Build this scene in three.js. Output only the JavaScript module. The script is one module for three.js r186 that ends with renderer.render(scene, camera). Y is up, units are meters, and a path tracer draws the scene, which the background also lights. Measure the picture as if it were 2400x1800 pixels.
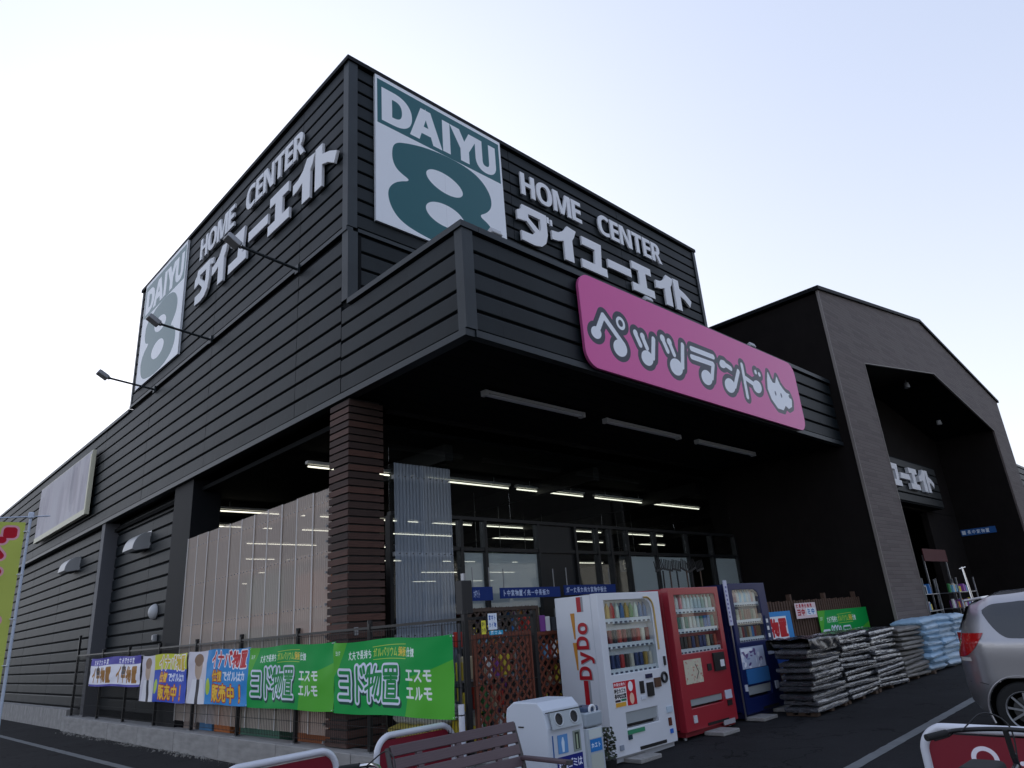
import * as THREE from 'three';
import { RoundedBoxGeometry } from 'three/addons/geometries/RoundedBoxGeometry.js';
import { TextGeometry } from 'three/addons/geometries/TextGeometry.js';
import { FontLoader } from 'three/addons/loaders/FontLoader.js';
import { mergeGeometries, mergeVertices } from 'three/addons/utils/BufferGeometryUtils.js';
import { ImprovedNoise } from 'three/addons/math/ImprovedNoise.js';
import { RectAreaLightUniformsLib } from 'three/addons/lights/RectAreaLightUniformsLib.js';

// ------------------------------------------------------------ camera, sky, sun, exposure
const scene = new THREE.Scene();
const camera = new THREE.PerspectiveCamera(57.95, 4 / 3, 0.05, 900);
{
  const yaw = 0.78447, pitch = 0.33764, roll = -0.07607;
  const fwd = new THREE.Vector3(Math.sin(yaw) * Math.cos(pitch), Math.sin(pitch), -Math.cos(yaw) * Math.cos(pitch));
  const right0 = new THREE.Vector3(Math.cos(yaw), 0, Math.sin(yaw)), up0 = new THREE.Vector3().crossVectors(right0, fwd);
  const r = right0.clone().multiplyScalar(Math.cos(roll)).addScaledVector(up0, Math.sin(roll));
  const u = right0.clone().multiplyScalar(-Math.sin(roll)).addScaledVector(up0, Math.cos(roll));
  camera.quaternion.setFromRotationMatrix(new THREE.Matrix4().makeBasis(r, u, fwd.clone().negate()));
  camera.position.set(0, 1.6, 0);
}
scene.add(camera);
const renderer = new THREE.WebGLRenderer({ antialias: true });
renderer.toneMapping = THREE.LinearToneMapping;
renderer.toneMappingExposure = 1.14;
renderer.shadowMap.enabled = true;
RectAreaLightUniformsLib.init();
const SUN = new THREE.Vector3(0.36, 0.42, -0.836).normalize();
{
  const W = 512, H = 256, data = new Float32Array(W * H * 4), d = new THREE.Vector3();
  for (let j = 0; j < H; j++) for (let i = 0; i < W; i++) {
    const el = ((j + 0.5) / H - 0.5) * Math.PI, az = ((i + 0.5) / W - 0.5) * 2 * Math.PI;
    d.set(Math.cos(el) * Math.cos(az), Math.sin(el), Math.cos(el) * Math.sin(az));
    const g = Math.acos(Math.min(1, Math.max(-1, d.dot(SUN)))), y = Math.max(0, d.y), h = Math.pow(1 - y, 2.3);
    const a = 0.72 * Math.exp(-g / 0.45) + 0.22 * Math.exp(-g / 0.95);
    const c = [0.315, 0.415, 0.645].map((z, k) => (z * (1 - h) + [0.92, 0.98, 1.08][k] * h) + a * [1.06, 0.97, 0.86][k]);
    const o = (j * W + i) * 4; data[o] = c[0]; data[o + 1] = c[1]; data[o + 2] = c[2]; data[o + 3] = 1;
  }
  const t = new THREE.DataTexture(data, W, H, THREE.RGBAFormat, THREE.FloatType);
  t.mapping = THREE.EquirectangularReflectionMapping; t.magFilter = t.minFilter = THREE.LinearFilter; t.wrapS = THREE.RepeatWrapping; t.needsUpdate = true;
  scene.background = t; scene.environment = t;
}
const sun = new THREE.DirectionalLight(new THREE.Color().setRGB(1, 0.93, 0.82), 3.2);
sun.position.copy(SUN).multiplyScalar(90).add(new THREE.Vector3(15, 0, -15)); sun.target.position.set(15, 0, -15);
sun.castShadow = true; sun.shadow.mapSize.set(4096, 4096); sun.shadow.camera.left = sun.shadow.camera.bottom = -60; sun.shadow.camera.right = sun.shadow.camera.top = 60; sun.shadow.camera.far = 220;
scene.add(sun, sun.target);

// ------------------------------------------------------------ helpers
const V = (x, y, z) => new THREE.Vector3(x, y, z);
let seed = 7;
const rnd = () => { seed = (seed * 1664525 + 1013904223) >>> 0; return seed / 4294967296; };
const rr = (a, b) => a + (b - a) * rnd(), pick = (a) => a[Math.floor(rnd() * a.length)];
const noise = new ImprovedNoise();
const fbm = (x, y, z, o = 4) => { let s = 0, a = 0.5; for (let i = 0; i < o; i++) { s += a * noise.noise(x, y, z); x *= 2.03; y *= 2.03; z *= 2.03; a *= 0.5; } return s; };
const used = new Map();
const numbered = (n) => { const k = used.get(n) || 0; used.set(n, k + 1); return k ? n + '_' + String(k).padStart(3, '0') : n; };
function tag(o, label, category, group, kind) {
  if (label) o.userData.label = label;
  if (category) o.userData.category = category;
  if (group) o.userData.group = group;
  if (kind) o.userData.kind = kind;
  return o;
}
function thing(name, label, category, pos = [0, 0, 0], turn = 0, group) {
  const o = new THREE.Group(); o.name = numbered(name); o.position.set(...pos); o.rotation.y = turn; scene.add(o);
  return tag(o, label, category, group);
}
function mesh(name, geo, mat, parent, pos, rot) {
  const m = new THREE.Mesh(geo, mat); m.name = parent ? name : numbered(name); m.castShadow = m.receiveShadow = true;
  if (pos) m.position.set(...pos);
  if (rot) m.rotation.set(...rot);
  (parent || scene).add(m);
  return m;
}
const geoCache = new Map();
const cached = (k, f) => { if (!geoCache.has(k)) geoCache.set(k, f()); return geoCache.get(k); };
// planar uv in metres by the face normal
function triUV(g, s = 1) {
  if (g.index) g = g.toNonIndexed();
  g.computeVertexNormals();
  const p = g.attributes.position, n = g.attributes.normal, uv = new Float32Array(p.count * 2);
  for (let i = 0; i < p.count; i++) {
    const ax = Math.abs(n.getX(i)), ay = Math.abs(n.getY(i)), az = Math.abs(n.getZ(i));
    let u, v;
    if (ax >= ay && ax >= az) { u = p.getZ(i); v = p.getY(i); } else if (ay >= az) { u = p.getX(i); v = p.getZ(i); } else { u = p.getX(i); v = p.getY(i); }
    uv[2 * i] = u * s; uv[2 * i + 1] = v * s;
  }
  g.setAttribute('uv', new THREE.BufferAttribute(uv, 2));
  return g;
}
const BX = (w, h, d) => cached('b' + [w, h, d].map((v) => v.toFixed(4)), () => triUV(new THREE.BoxGeometry(w, h, d)));
const RB = (w, h, d, r = 0.01, s = 2) => cached('r' + [w, h, d, r, s].map((v) => v.toFixed(4)), () => new RoundedBoxGeometry(w, h, d, s, r));
const CY = (r, h, n = 12, r2 = r) => cached('c' + [r, h, n, r2].map((v) => v.toFixed(4)), () => new THREE.CylinderGeometry(r2, r, h, n));
// box given by its two corners
const bx = (name, x0, x1, y0, y1, z0, z1, mat, parent) => mesh(name, BX(Math.abs(x1 - x0), Math.abs(y1 - y0), Math.abs(z1 - z0)), mat, parent, [(x0 + x1) / 2, (y0 + y1) / 2, (z0 + z1) / 2]);
const bxg = (x0, x1, y0, y1, z0, z1) => BX(Math.abs(x1 - x0), Math.abs(y1 - y0), Math.abs(z1 - z0)).clone().translate((x0 + x1) / 2, (y0 + y1) / 2, (z0 + z1) / 2);
const tube = (pts, r, n = 8, seg = 24, closed = false, t = 0.5) => new THREE.TubeGeometry(new THREE.CatmullRomCurve3(pts.map((p) => V(...p)), closed, 'catmullrom', t), seg, r, n, closed);
const rod = (a, b, r, n = 8) => { const A = V(...a), B = V(...b), d = B.clone().sub(A), g = new THREE.CylinderGeometry(r, r, d.length(), n); g.applyQuaternion(new THREE.Quaternion().setFromUnitVectors(V(0, 1, 0), d.clone().normalize())); const m = A.add(B).multiplyScalar(0.5); return g.translate(m.x, m.y, m.z); };
const flat = (gs) => { const l = gs.map((g) => { g = g.index ? g.toNonIndexed() : g.clone(); for (const k of Object.keys(g.attributes)) if (!['position', 'normal', 'uv'].includes(k)) g.deleteAttribute(k); return g; }); return mergeGeometries(l); };
const ORD = ['bottom', 'second', 'third', 'fourth', 'fifth', 'sixth', 'seventh', 'eighth', 'ninth', 'tenth', 'eleventh', 'twelfth', 'thirteenth', 'fourteenth', 'fifteenth'];
// ground rises gently towards the entrance
const gy = (x) => Math.min(Math.max(0, (x - 6.5) * 0.022), 0.26);

// ------------------------------------------------------------ textures and materials
function canvasTex(w, h, draw) {
  const c = document.createElement('canvas'); c.width = w; c.height = h; const x = c.getContext('2d'); draw(x, w, h);
  const t = new THREE.CanvasTexture(c); t.colorSpace = THREE.SRGBColorSpace; t.anisotropy = 8; return t;
}
function dataTex(n, fn, repeat, srgb) {
  const d = new Uint8Array(n * n * 4);
  for (let j = 0; j < n; j++) for (let i = 0; i < n; i++) { const v = fn(i / n, j / n), o = (j * n + i) * 4; for (let k = 0; k < 3; k++) d[o + k] = Math.max(0, Math.min(255, 255 * (Array.isArray(v) ? v[k] : v))); d[o + 3] = 255; }
  const t = new THREE.DataTexture(d, n, n); t.wrapS = t.wrapT = THREE.RepeatWrapping; t.magFilter = THREE.LinearFilter; t.minFilter = THREE.LinearMipmapLinearFilter; t.generateMipmaps = true;
  if (repeat) t.repeat.set(...repeat);
  if (srgb) t.colorSpace = THREE.SRGBColorSpace;
  t.needsUpdate = true; return t;
}
// noise that tiles, on [0,1]
const tn = (u, v, f, z = 0, o = 4) => { const a = fbm(u * f, v * f, z, o), b = fbm((u - 1) * f, v * f, z, o), c = fbm(u * f, (v - 1) * f, z, o), d = fbm((u - 1) * f, (v - 1) * f, z, o); const s = u * u * (3 - 2 * u), t = v * v * (3 - 2 * v); return (a * (1 - s) + b * s) * (1 - t) + (c * (1 - s) + d * s) * t; };
const speck = (n) => { const a = new Float32Array(n * n); for (let i = 0; i < a.length; i++) a[i] = rnd(); return (u, v) => a[Math.floor(v * n) % n * n + Math.floor(u * n) % n]; };
const sp512 = speck(512);
const M = (o) => { const { rgb, ...r } = o; const m = o.specularIntensity !== undefined || o.clearcoat !== undefined || o.transmission !== undefined || o.sheen !== undefined ? new THREE.MeshPhysicalMaterial(r) : new THREE.MeshStandardMaterial(r); if (rgb) m.color.setRGB(...rgb); return m; };
const asphaltMap = dataTex(1024, (u, v) => { const st = tn(u, v, 3, 6, 4), cr = Math.abs(tn(u, v, 4, 11, 5)); const a = 0.72 + 0.5 * st + 0.3 * tn(u, v, 17, 1, 3) + 0.5 * (sp512(u * 2 % 1, v * 2 % 1) - 0.5) - (cr < 0.006 ? 0.4 : 0) + (tn(u, v, 11, 4, 2) > 0.22 ? 0.14 : 0); return [a, a * 0.99, a * 0.98]; }, [0.16, 0.16]);
const asphaltBump = dataTex(512, (u, v) => 0.5 + 0.5 * (sp512(u, v) - 0.5) + 0.3 * tn(u, v, 40, 3, 2), [0.4, 0.4]);
const grimeMap = dataTex(256, (u, v) => { const a = 0.84 + 0.42 * tn(u, v, 5, 2) + 0.22 * tn(u, v * 0.3, 26, 5, 3); return [a, a, a * 0.98]; }, [0.35, 0.35]);
const streakMap = dataTex(256, (u, v) => { const a = 0.84 + 0.38 * tn(u, v * 0.25, 12, 8, 3) * 1.2 + 0.22 * tn(u, v, 6, 3) + 0.05 * (sp512(u, v) - 0.5); return [a, a * 0.985, a * 0.96]; }, [0.5, 1]);
const fineBump = dataTex(256, (u, v) => 0.5 + 0.5 * tn(u, v, 24, 9, 3), [1.5, 1.5]);
const wrinkle = dataTex(256, (u, v) => { const n1 = tn(u, v, 5, 1, 4), n2 = tn(u + 0.3, v + 0.1, 9, 4, 3); return 0.5 + 0.9 * (0.25 - Math.abs(n1)) + 0.5 * (0.15 - Math.abs(n2)); }, [1.3, 1.3]);
const woodMap = dataTex(256, (u, v) => { const g = tn(u * 0.25, v, 22, 3, 4), k = tn(u, v, 4, 7, 3); const a = 0.85 + 0.5 * g + 0.4 * k; return [a, a * 0.97, a * 0.93]; }, [1, 4]);
const tileMap = dataTex(512, (u, v) => { const row = Math.floor(v * 24), off = (row * 0.37) % 1, c = Math.floor((u + off) * 3), r = Math.abs(Math.sin(row * 91.7 + (c % 3) * 47.3 + 3) * 43758.5) % 1; const e = (v * 24) % 1 < 0.09 || ((u + off) * 3) % 1 < 0.012 ? 0.62 : 1; const a = e * (0.78 + 0.34 * r + 0.16 * tn(u, v, 30, 2, 2)); return [a, a * 0.97, a * 0.98]; }, [0.5, 0.5]);
const tileBump = dataTex(512, (u, v) => { const row = Math.floor(v * 24), off = (row * 0.37) % 1, c = Math.floor((u + off) * 3), r = Math.abs(Math.sin(row * 91.7 + (c % 3) * 47.3 + 3) * 43758.5) % 1; return (v * 24) % 1 < 0.09 || ((u + off) * 3) % 1 < 0.012 ? 0.1 : 0.6 + 0.4 * r; }, [0.5, 0.5]);

const waveBump = dataTex(256, (u, v) => 0.5 + 0.8 * tn(u, v * 0.6, 4, 21, 2), [0.45, 0.45]);
const mAsphalt = M({ rgb: [0.028, 0.028, 0.030], map: asphaltMap, bumpMap: asphaltBump, bumpScale: 0.004, roughness: 0.95, specularIntensity: 0.3 });
const mConcrete = M({ rgb: [0.34, 0.33, 0.32], map: streakMap, bumpMap: fineBump, bumpScale: 0.003, roughness: 0.93 });
const mPaint = M({ rgb: [0.19, 0.20, 0.205], map: grimeMap, roughness: 0.85 });
const mSiding = [[0.0105, 0.0152, 0.0182], [0.0088, 0.0134, 0.0164], [0.0120, 0.0170, 0.0200], [0.0098, 0.0144, 0.0174], [0.0135, 0.0182, 0.0210]].map((rgb) => M({ rgb, map: grimeMap, roughness: 0.48, specularIntensity: 0.4, bumpMap: waveBump, bumpScale: 0.012 }));
const mSidingBack = M({ rgb: [0.006, 0.007, 0.008], roughness: 0.8, specularIntensity: 0.2 });
const mTrim = M({ rgb: [0.022, 0.029, 0.034], map: grimeMap, roughness: 0.42, specularIntensity: 0.7 });
const mBlackTrim = M({ rgb: [0.007, 0.008, 0.010], roughness: 0.6, specularIntensity: 0.3 });
const mSoffit = M({ rgb: [0.010, 0.0105, 0.011], map: grimeMap, roughness: 0.9, specularIntensity: 0.25 });
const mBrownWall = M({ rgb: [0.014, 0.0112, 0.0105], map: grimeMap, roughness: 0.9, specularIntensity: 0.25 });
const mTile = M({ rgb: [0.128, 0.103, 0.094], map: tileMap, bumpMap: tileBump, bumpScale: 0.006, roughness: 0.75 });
const mLetter = M({ rgb: [0.82, 0.82, 0.84], roughness: 0.45 });
const mWhite = M({ rgb: [0.76, 0.77, 0.79], roughness: 0.35 });
const mCream = M({ rgb: [0.72, 0.68, 0.50], roughness: 0.5 });
const mChrome = M({ rgb: [0.7, 0.7, 0.72], roughness: 0.18, metalness: 1 });
const mSteel = M({ rgb: [0.35, 0.36, 0.38], roughness: 0.4, metalness: 0.9 });
const mBlack = M({ rgb: [0.010, 0.010, 0.011], roughness: 0.5 });
const mRubber = M({ rgb: [0.012, 0.012, 0.012], roughness: 0.85 });
const mGlass = M({ rgb: [0.93, 0.96, 0.96], transmission: 1, roughness: 0.02, thickness: 0, ior: 1.42 });
const mFilm = M({ rgb: [0.80, 0.82, 0.82], roughness: 0.6, transparent: true, opacity: 0.6, side: THREE.DoubleSide });
const font = await new FontLoader().loadAsync('fonts/droid/droid_sans_bold.typeface.json');

// stroke lettering for the printed signs: polylines on a 100 x 100 grid, y down
const G = {
  ヨ: [[15, 15, 85, 15, 85, 90], [18, 50, 85, 50], [12, 88, 85, 88]], ド: [[40, 5, 40, 95], [40, 40, 75, 62], [68, 10, 76, 25], [84, 5, 92, 20]],
  物: [[20, 8, 12, 35], [8, 30, 45, 30], [28, 5, 28, 95], [5, 65, 48, 52], [58, 8, 45, 45], [52, 28, 95, 28, 90, 80, 80, 92, 72, 86], [70, 30, 50, 75], [84, 30, 62, 88]],
  置: [[12, 8, 88, 8, 88, 26, 12, 26, 12, 8], [37, 8, 37, 26], [63, 8, 63, 26], [15, 36, 85, 36], [50, 28, 50, 44], [30, 46, 75, 46, 75, 84, 30, 84, 30, 46], [30, 58, 75, 58], [30, 71, 75, 71], [12, 48, 12, 95, 92, 95]],
  イ: [[80, 8, 50, 40, 12, 58], [55, 38, 55, 95]], ナ: [[8, 38, 92, 38], [52, 8, 52, 55, 25, 95]], バ: [[30, 30, 12, 85], [60, 30, 88, 85], [72, 8, 80, 22], [88, 4, 96, 18]],
  エ: [[15, 18, 85, 18], [50, 18, 50, 82], [8, 82, 92, 82]], ス: [[15, 15, 80, 15, 55, 55, 12, 90], [52, 55, 90, 90]], モ: [[18, 15, 82, 15], [8, 48, 92, 48], [45, 15, 45, 75, 55, 86, 88, 86]],
  ル: [[32, 15, 30, 60, 10, 90], [60, 10, 60, 88, 92, 60]], 丈: [[10, 30, 90, 30], [50, 8, 48, 40, 15, 95], [25, 45, 50, 72, 90, 95]], 夫: [[18, 25, 82, 25], [8, 52, 92, 52], [50, 8, 48, 55, 12, 95], [50, 55, 90, 95]],
  で: [[10, 18, 85, 15, 50, 35, 45, 65, 60, 85, 80, 88], [70, 38, 78, 50], [84, 32, 92, 44]], 長: [[30, 8, 30, 50], [30, 8, 80, 8], [30, 22, 75, 22], [30, 36, 75, 36], [8, 52, 92, 52], [30, 52, 30, 92, 52, 80], [45, 55, 90, 95], [75, 62, 58, 75]],
  持: [[8, 28, 42, 28], [26, 6, 26, 88, 16, 84], [8, 60, 44, 50], [70, 5, 70, 40], [50, 20, 90, 20], [46, 40, 95, 40], [48, 58, 95, 58], [78, 42, 78, 90, 66, 86], [58, 66, 64, 78]], ち: [[12, 28, 85, 28], [45, 8, 25, 60, 60, 48, 85, 65, 70, 90, 40, 92]],
  ガ: [[8, 32, 72, 32, 66, 85, 52, 80], [40, 8, 38, 50, 12, 92], [76, 8, 84, 22], [90, 4, 97, 18]], リ: [[25, 12, 25, 55], [75, 10, 72, 60, 40, 95]], ウ: [[50, 5, 50, 22], [12, 45, 12, 22, 88, 22, 80, 60, 40, 95]], ム: [[50, 8, 15, 85, 85, 78], [65, 50, 92, 92]],
  鋼: [[28, 5, 8, 32], [28, 5, 48, 28], [14, 36, 42, 36], [10, 54, 46, 54], [28, 36, 28, 88], [6, 90, 48, 85], [56, 95, 56, 10, 94, 10, 94, 92, 86, 90], [62, 38, 90, 38], [75, 38, 75, 70], [66, 52, 66, 72, 86, 72, 86, 52]],
  板: [[8, 28, 42, 28], [25, 6, 25, 95], [25, 32, 8, 65], [28, 40, 42, 55], [52, 12, 92, 12], [54, 12, 52, 60, 42, 95], [56, 38, 88, 38, 70, 80, 50, 95], [60, 48, 92, 95]], 仕: [[32, 6, 8, 50], [22, 36, 22, 95], [65, 8, 65, 88], [40, 38, 94, 38], [44, 88, 90, 88]],
  様: [[6, 30, 40, 30], [23, 6, 23, 95], [23, 34, 6, 66], [48, 20, 94, 20], [50, 32, 92, 32], [44, 45, 96, 45], [70, 20, 70, 92, 62, 90], [48, 60, 64, 60, 46, 90], [92, 55, 76, 66], [74, 62, 95, 92]],
  家: [[50, 3, 50, 14], [10, 28, 10, 15, 90, 15, 90, 28], [22, 30, 78, 30], [48, 32, 20, 56], [40, 44, 58, 65, 54, 92, 44, 90], [52, 56, 16, 76], [56, 68, 14, 94], [80, 42, 62, 56], [60, 54, 92, 92]],
  庭: [[52, 3, 52, 12], [14, 12, 92, 12], [14, 12, 14, 60, 5, 95], [26, 28, 42, 28, 26, 55, 42, 55, 22, 92], [26, 62, 48, 85, 94, 92], [84, 22, 56, 30], [70, 28, 70, 74], [52, 48, 90, 48], [54, 74, 88, 74]],
  ゴ: [[12, 20, 72, 20, 72, 85], [10, 85, 74, 85], [80, 8, 86, 20], [92, 4, 98, 16]], ミ: [[20, 12, 80, 26], [18, 42, 78, 55], [14, 72, 82, 92]], は: [[15, 10, 12, 50, 18, 92], [38, 32, 92, 32], [68, 10, 68, 75, 50, 90, 38, 78, 55, 68, 92, 88]],
  販: [[12, 8, 40, 8, 40, 66, 12, 66, 12, 8], [12, 28, 40, 28], [12, 46, 40, 46], [20, 70, 8, 92], [34, 70, 44, 88], [54, 12, 94, 12], [56, 12, 54, 55, 46, 94], [58, 36, 88, 36, 72, 75, 52, 94], [62, 46, 94, 94]],
  売: [[50, 3, 50, 34], [12, 16, 88, 16], [22, 34, 78, 34], [10, 62, 10, 46, 90, 46, 90, 62], [40, 52, 38, 72, 10, 94], [62, 52, 62, 88, 72, 92, 92, 90, 92, 78]], 中: [[12, 25, 88, 25, 88, 62, 12, 62, 12, 25], [50, 4, 50, 96]], '!': [[50, 8, 50, 62], [50, 82, 50, 90]],
  ポ: [[8, 32, 80, 32], [45, 8, 45, 92, 32, 86], [25, 50, 10, 75], [65, 50, 80, 75], [86, 6, 96, 6, 96, 18, 86, 18, 86, 6]], ン: [[15, 20, 38, 38], [12, 90, 55, 75, 90, 25]], ト: [[38, 6, 38, 95], [38, 38, 80, 62]], カ: [[8, 32, 82, 32, 76, 85, 60, 80], [44, 8, 40, 50, 12, 92]],
  ー: [[12, 50, 88, 50]],
};
function glyphs(x, text, px, py, w, h, lw, col, dx = w, dy = 0) {
  x.lineCap = 'round'; x.lineJoin = 'round'; x.strokeStyle = col; x.lineWidth = lw;
  [...text].forEach((ch, k) => { for (const s of G[ch] || []) { x.beginPath(); for (let i = 0; i < s.length; i += 2) { const X = px + k * dx + s[i] / 100 * w, Y = py + k * dy + s[i + 1] / 100 * h; i ? x.lineTo(X, Y) : x.moveTo(X, Y); } x.stroke(); } });
}
const print = (tex, o = {}) => M({ map: tex, roughness: 0.55, specularIntensity: 0.35, ...o });
// a flat printed sheet with thickness: front face carries the print, facing +z local
function sheet(w, h, t = 0.004) { return cached('sh' + [w, h, t], () => { const f = new THREE.PlaneGeometry(w, h).translate(0, 0, t / 2), g = new THREE.BoxGeometry(w, h, t * 0.8).translate(0, 0, -t * 0.1); const uv = g.attributes.uv; for (let i = 0; i < uv.count; i++) uv.setXY(i, 0.004, 0.004); return flat([f, g]); }); }
// ------------------------------------------------------------ ground
{
  const xs = [-260, -20, 0, 6.5, 12, 18.318, 40, 260], zs = [-260, -40, -10, -3, 20, 260], pos = [], uv = [], idx = [];
  for (const z of zs) for (const x of xs) { pos.push(x, gy(x), z); uv.push(x, z); }
  const n = xs.length;
  for (let j = 0; j < zs.length - 1; j++) for (let i = 0; i < n - 1; i++) { const a = j * n + i; idx.push(a, a + n, a + 1, a + 1, a + n, a + n + 1); }
  const g = new THREE.BufferGeometry(); g.setAttribute('position', new THREE.Float32BufferAttribute(pos, 3)); g.setAttribute('uv', new THREE.Float32BufferAttribute(uv, 2)); g.setIndex(idx); g.computeVertexNormals();
  const ground = tag(mesh('asphalt_ground', g, mAsphalt), 'dark worn asphalt of the car park', null, null, 'structure');
  // worn painted lines, a sheet 4 mm above the asphalt with ragged edges
  const line = (x0, z0, x1, z1, w) => {
    const A = V(x0, 0, z0), B = V(x1, 0, z1), d = B.clone().sub(A), L = d.length(); d.normalize(); const s = V(-d.z, 0, d.x), p = [], ix = [], u = [], N = Math.ceil(L / 0.12);
    for (let i = 0; i <= N; i++) { const c = A.clone().addScaledVector(d, L * i / N); for (const k of [-1, 1]) { const q = c.clone().addScaledVector(s, k * (w / 2 + 0.012 * noise.noise(i * 0.7, k * 9, 3) + 0.008 * noise.noise(i * 2.1, k * 5, 8))); p.push(q.x, gy(q.x) + 0.004, q.z); u.push(q.x, q.z); } if (i) { const a = 2 * i - 2; ix.push(a, a + 1, a + 2, a + 1, a + 3, a + 2); } }
    const q = new THREE.BufferGeometry(); q.setAttribute('position', new THREE.Float32BufferAttribute(p, 3)); q.setAttribute('uv', new THREE.Float32BufferAttribute(u, 2)); q.setIndex(ix); q.computeVertexNormals();
    if (q.attributes.normal.getY(0) < 0) { q.setIndex(ix.map((_, i) => ix[i - i % 3 + 2 - i % 3])); q.computeVertexNormals(); }
    mesh('painted_line', q, mPaint, ground);
  };
  line(3.72, -42, 3.90, -7.2, 0.13);
  line(7.2, -3.42, 15.5, -3.5, 0.13);
}

// ------------------------------------------------------------ siding
const boardGeo = (L, h) => cached('bd' + L.toFixed(3) + h.toFixed(3), () => {
  const s = new THREE.Shape([[0, 0], [0.020, 0.0], [0.034, 0.010], [0.036, 0.016], [0.036, h - 0.022], [0.030, h - 0.008], [0.016, h], [0, h]].map((p) => new THREE.Vector2(...p)));
  return new THREE.ExtrudeGeometry(s, { depth: L, bevelEnabled: false });
});
// boards on a wall that faces -x (plane = x of the backing face) or +z (plane = z)
function siding(parent, face, plane, a0, a1, y0, y1, pitch, joints = []) {
  const cuts = [a0, ...joints.filter((j) => j > a0 + 0.05 && j < a1 - 0.05).sort((a, b) => a - b), a1];
  const n = Math.round((y1 - y0) / pitch), p = (y1 - y0) / n;
  for (let r = 0; r < n; r++) for (let c = 0; c < cuts.length - 1; c++) {
    const g0 = c ? 0.006 : 0, g1 = c < cuts.length - 2 ? 0.006 : 0, L = cuts[c + 1] - cuts[c] - g0 - g1, y = y0 + r * p + 0.012 + rr(-0.001, 0.001);
    const m = mesh('siding_board', boardGeo(L, p - 0.036), pick(mSiding), parent);
    if (face === '-x') { m.rotation.y = Math.PI; m.position.set(plane, y, cuts[c + 1] - g1); } else { m.rotation.y = -Math.PI / 2; m.position.set(cuts[c + 1] - g1, y, plane); }
    m.rotation.z = rr(-0.012, 0.012);
  }
}
const XF = 5.05, ZC = -5.76, ZT = -8.52, XP = 16.2, PITCH = 0.281, BACK = -42;
const JZ = [-40.6, -36.8, -33, -29.1, -25.2, -21.4, -17.7, -13.94, -10.12], JX = [8.9, 12.6];
const store = thing('store_building', 'large dark home centre with black horizontal siding, canopy and sign tower', 'building', [0, 0, 0]);
{
  const X0 = XF + 0.036;                                                     // face of the backing walls
  // left upper wall band
  const up = bx('upper_wall', X0, X0 + 0.2, 4.96, 7.74, BACK, ZT + 0.04, mSidingBack, store);
  const inner = (m) => m.position;                                           // children are placed in world metres below
  const host = (name) => { const g = new THREE.Group(); g.name = name; store.add(g); return g; };
  const bandL = host('upper_side_cladding'); siding(bandL, '-x', X0, BACK, ZT - 0.16, 5.05, 7.70, PITCH, JZ);
  bx('coping', X0 - 0.075, X0 + 0.26, 7.70, 7.785, BACK, -19.42, mTrim, bandL);
  bx('drip_trim', X0 - 0.055, X0 + 0.1, 4.955, 5.045, BACK, ZC + 0.0, mTrim, bandL);
  bx('band_trim', X0 - 0.065, X0 + 0.06, 7.785, 7.86, -19.40, ZT + 0.02, mTrim, bandL);
  bx('corner_trim', X0 - 0.05, X0 + 0.13, 6.56, 7.785, ZT - 0.13, ZT + 0.05, mTrim, bandL);
  bx('front_wall', X0 + 0.005, XP + 0.02, 6.40, 7.8, ZT - 0.22, ZT - 0.02, mSidingBack, store);
  const fw = host('upper_front_cladding'); siding(fw, '+z', ZT - 0.02, X0 + 0.14, XP - 0.05, 6.55, 7.78, PITCH, JX);
  // canopy
  const can = host('canopy');
  bx('canopy_side_panel', X0, X0 + 0.2, 4.97, 6.46, ZT + 0.045, ZC - 0.05, mSidingBack, can);
  bx('canopy_front_panel', X0 + 0.2, XP, 4.97, 6.46, ZC - 0.24, ZC - 0.036, mSidingBack, can);
  bx('canopy_roof', X0 + 0.2, XP, 6.28, 6.36, ZT - 0.0, ZC - 0.245, mSoffit, can);
  const cs = host('canopy_side_cladding'); siding(cs, '-x', X0, ZT - 0.14, ZC - 0.135, 5.05, 6.44, PITCH, []);
  const cf = host('canopy_front_cladding'); siding(cf, '+z', ZC - 0.036, X0 + 0.14, XP - 0.01, 5.05, 6.44, PITCH, JX);
  bx('corner_post', X0 - 0.05, X0 + 0.13, 5.05, 6.44, ZC - 0.13, ZC + 0.02, mTrim, can);
  bx('side_coping', X0 - 0.075, X0 + 0.22, 6.445, 6.53, ZT + 0.07, ZC + 0.04, mTrim, can);
  bx('front_coping', X0 + 0.225, XP - 0.005, 6.445, 6.53, ZC - 0.26, ZC + 0.04, mTrim, can);
  bx('front_drip_trim', X0 + 0.105, XP - 0.005, 4.955, 5.045, ZC - 0.1, ZC + 0.02, mTrim, can);
  // soffit in long boards
  const sof = bx('soffit', X0 + 0.21, XP - 0.01, 5.02, 5.1, -8.86, ZC - 0.245, mSoffit, store);
  for (let k = 0; k < 10; k++) { const w = (8.84 - 5.92) / 10, z = -5.92 - w * (k + 0.5); mesh('soffit_board', BX(XP - X0 - 0.16, 0.02, w - 0.012), mSoffit, sof, [0.03, -0.052, z - sof.position.z]); }
  // tower
  const tw = host('sign_tower');
  bx('tower_side_panel', X0, X0 + 0.2, 7.87, 11.24, -19.40, ZT - 0.06, mSidingBack, tw);
  bx('tower_front_panel', X0 + 0.2, XP - 0.1, 7.87, 11.24, ZT - 0.24, ZT - 0.036, mSidingBack, tw);
  bx('tower_far_panel', XP - 0.3, XP - 0.1, 7.87, 11.24, -19.40, ZT - 0.245, mSidingBack, tw);
  bx('tower_back_panel', X0 + 0.2, XP - 0.3, 7.87, 11.24, -19.40, -19.2, mSidingBack, tw);
  bx('tower_roof', X0 + 0.21, XP - 0.31, 11.05, 11.12, -19.19, ZT - 0.25, mSoffit, tw);
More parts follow.
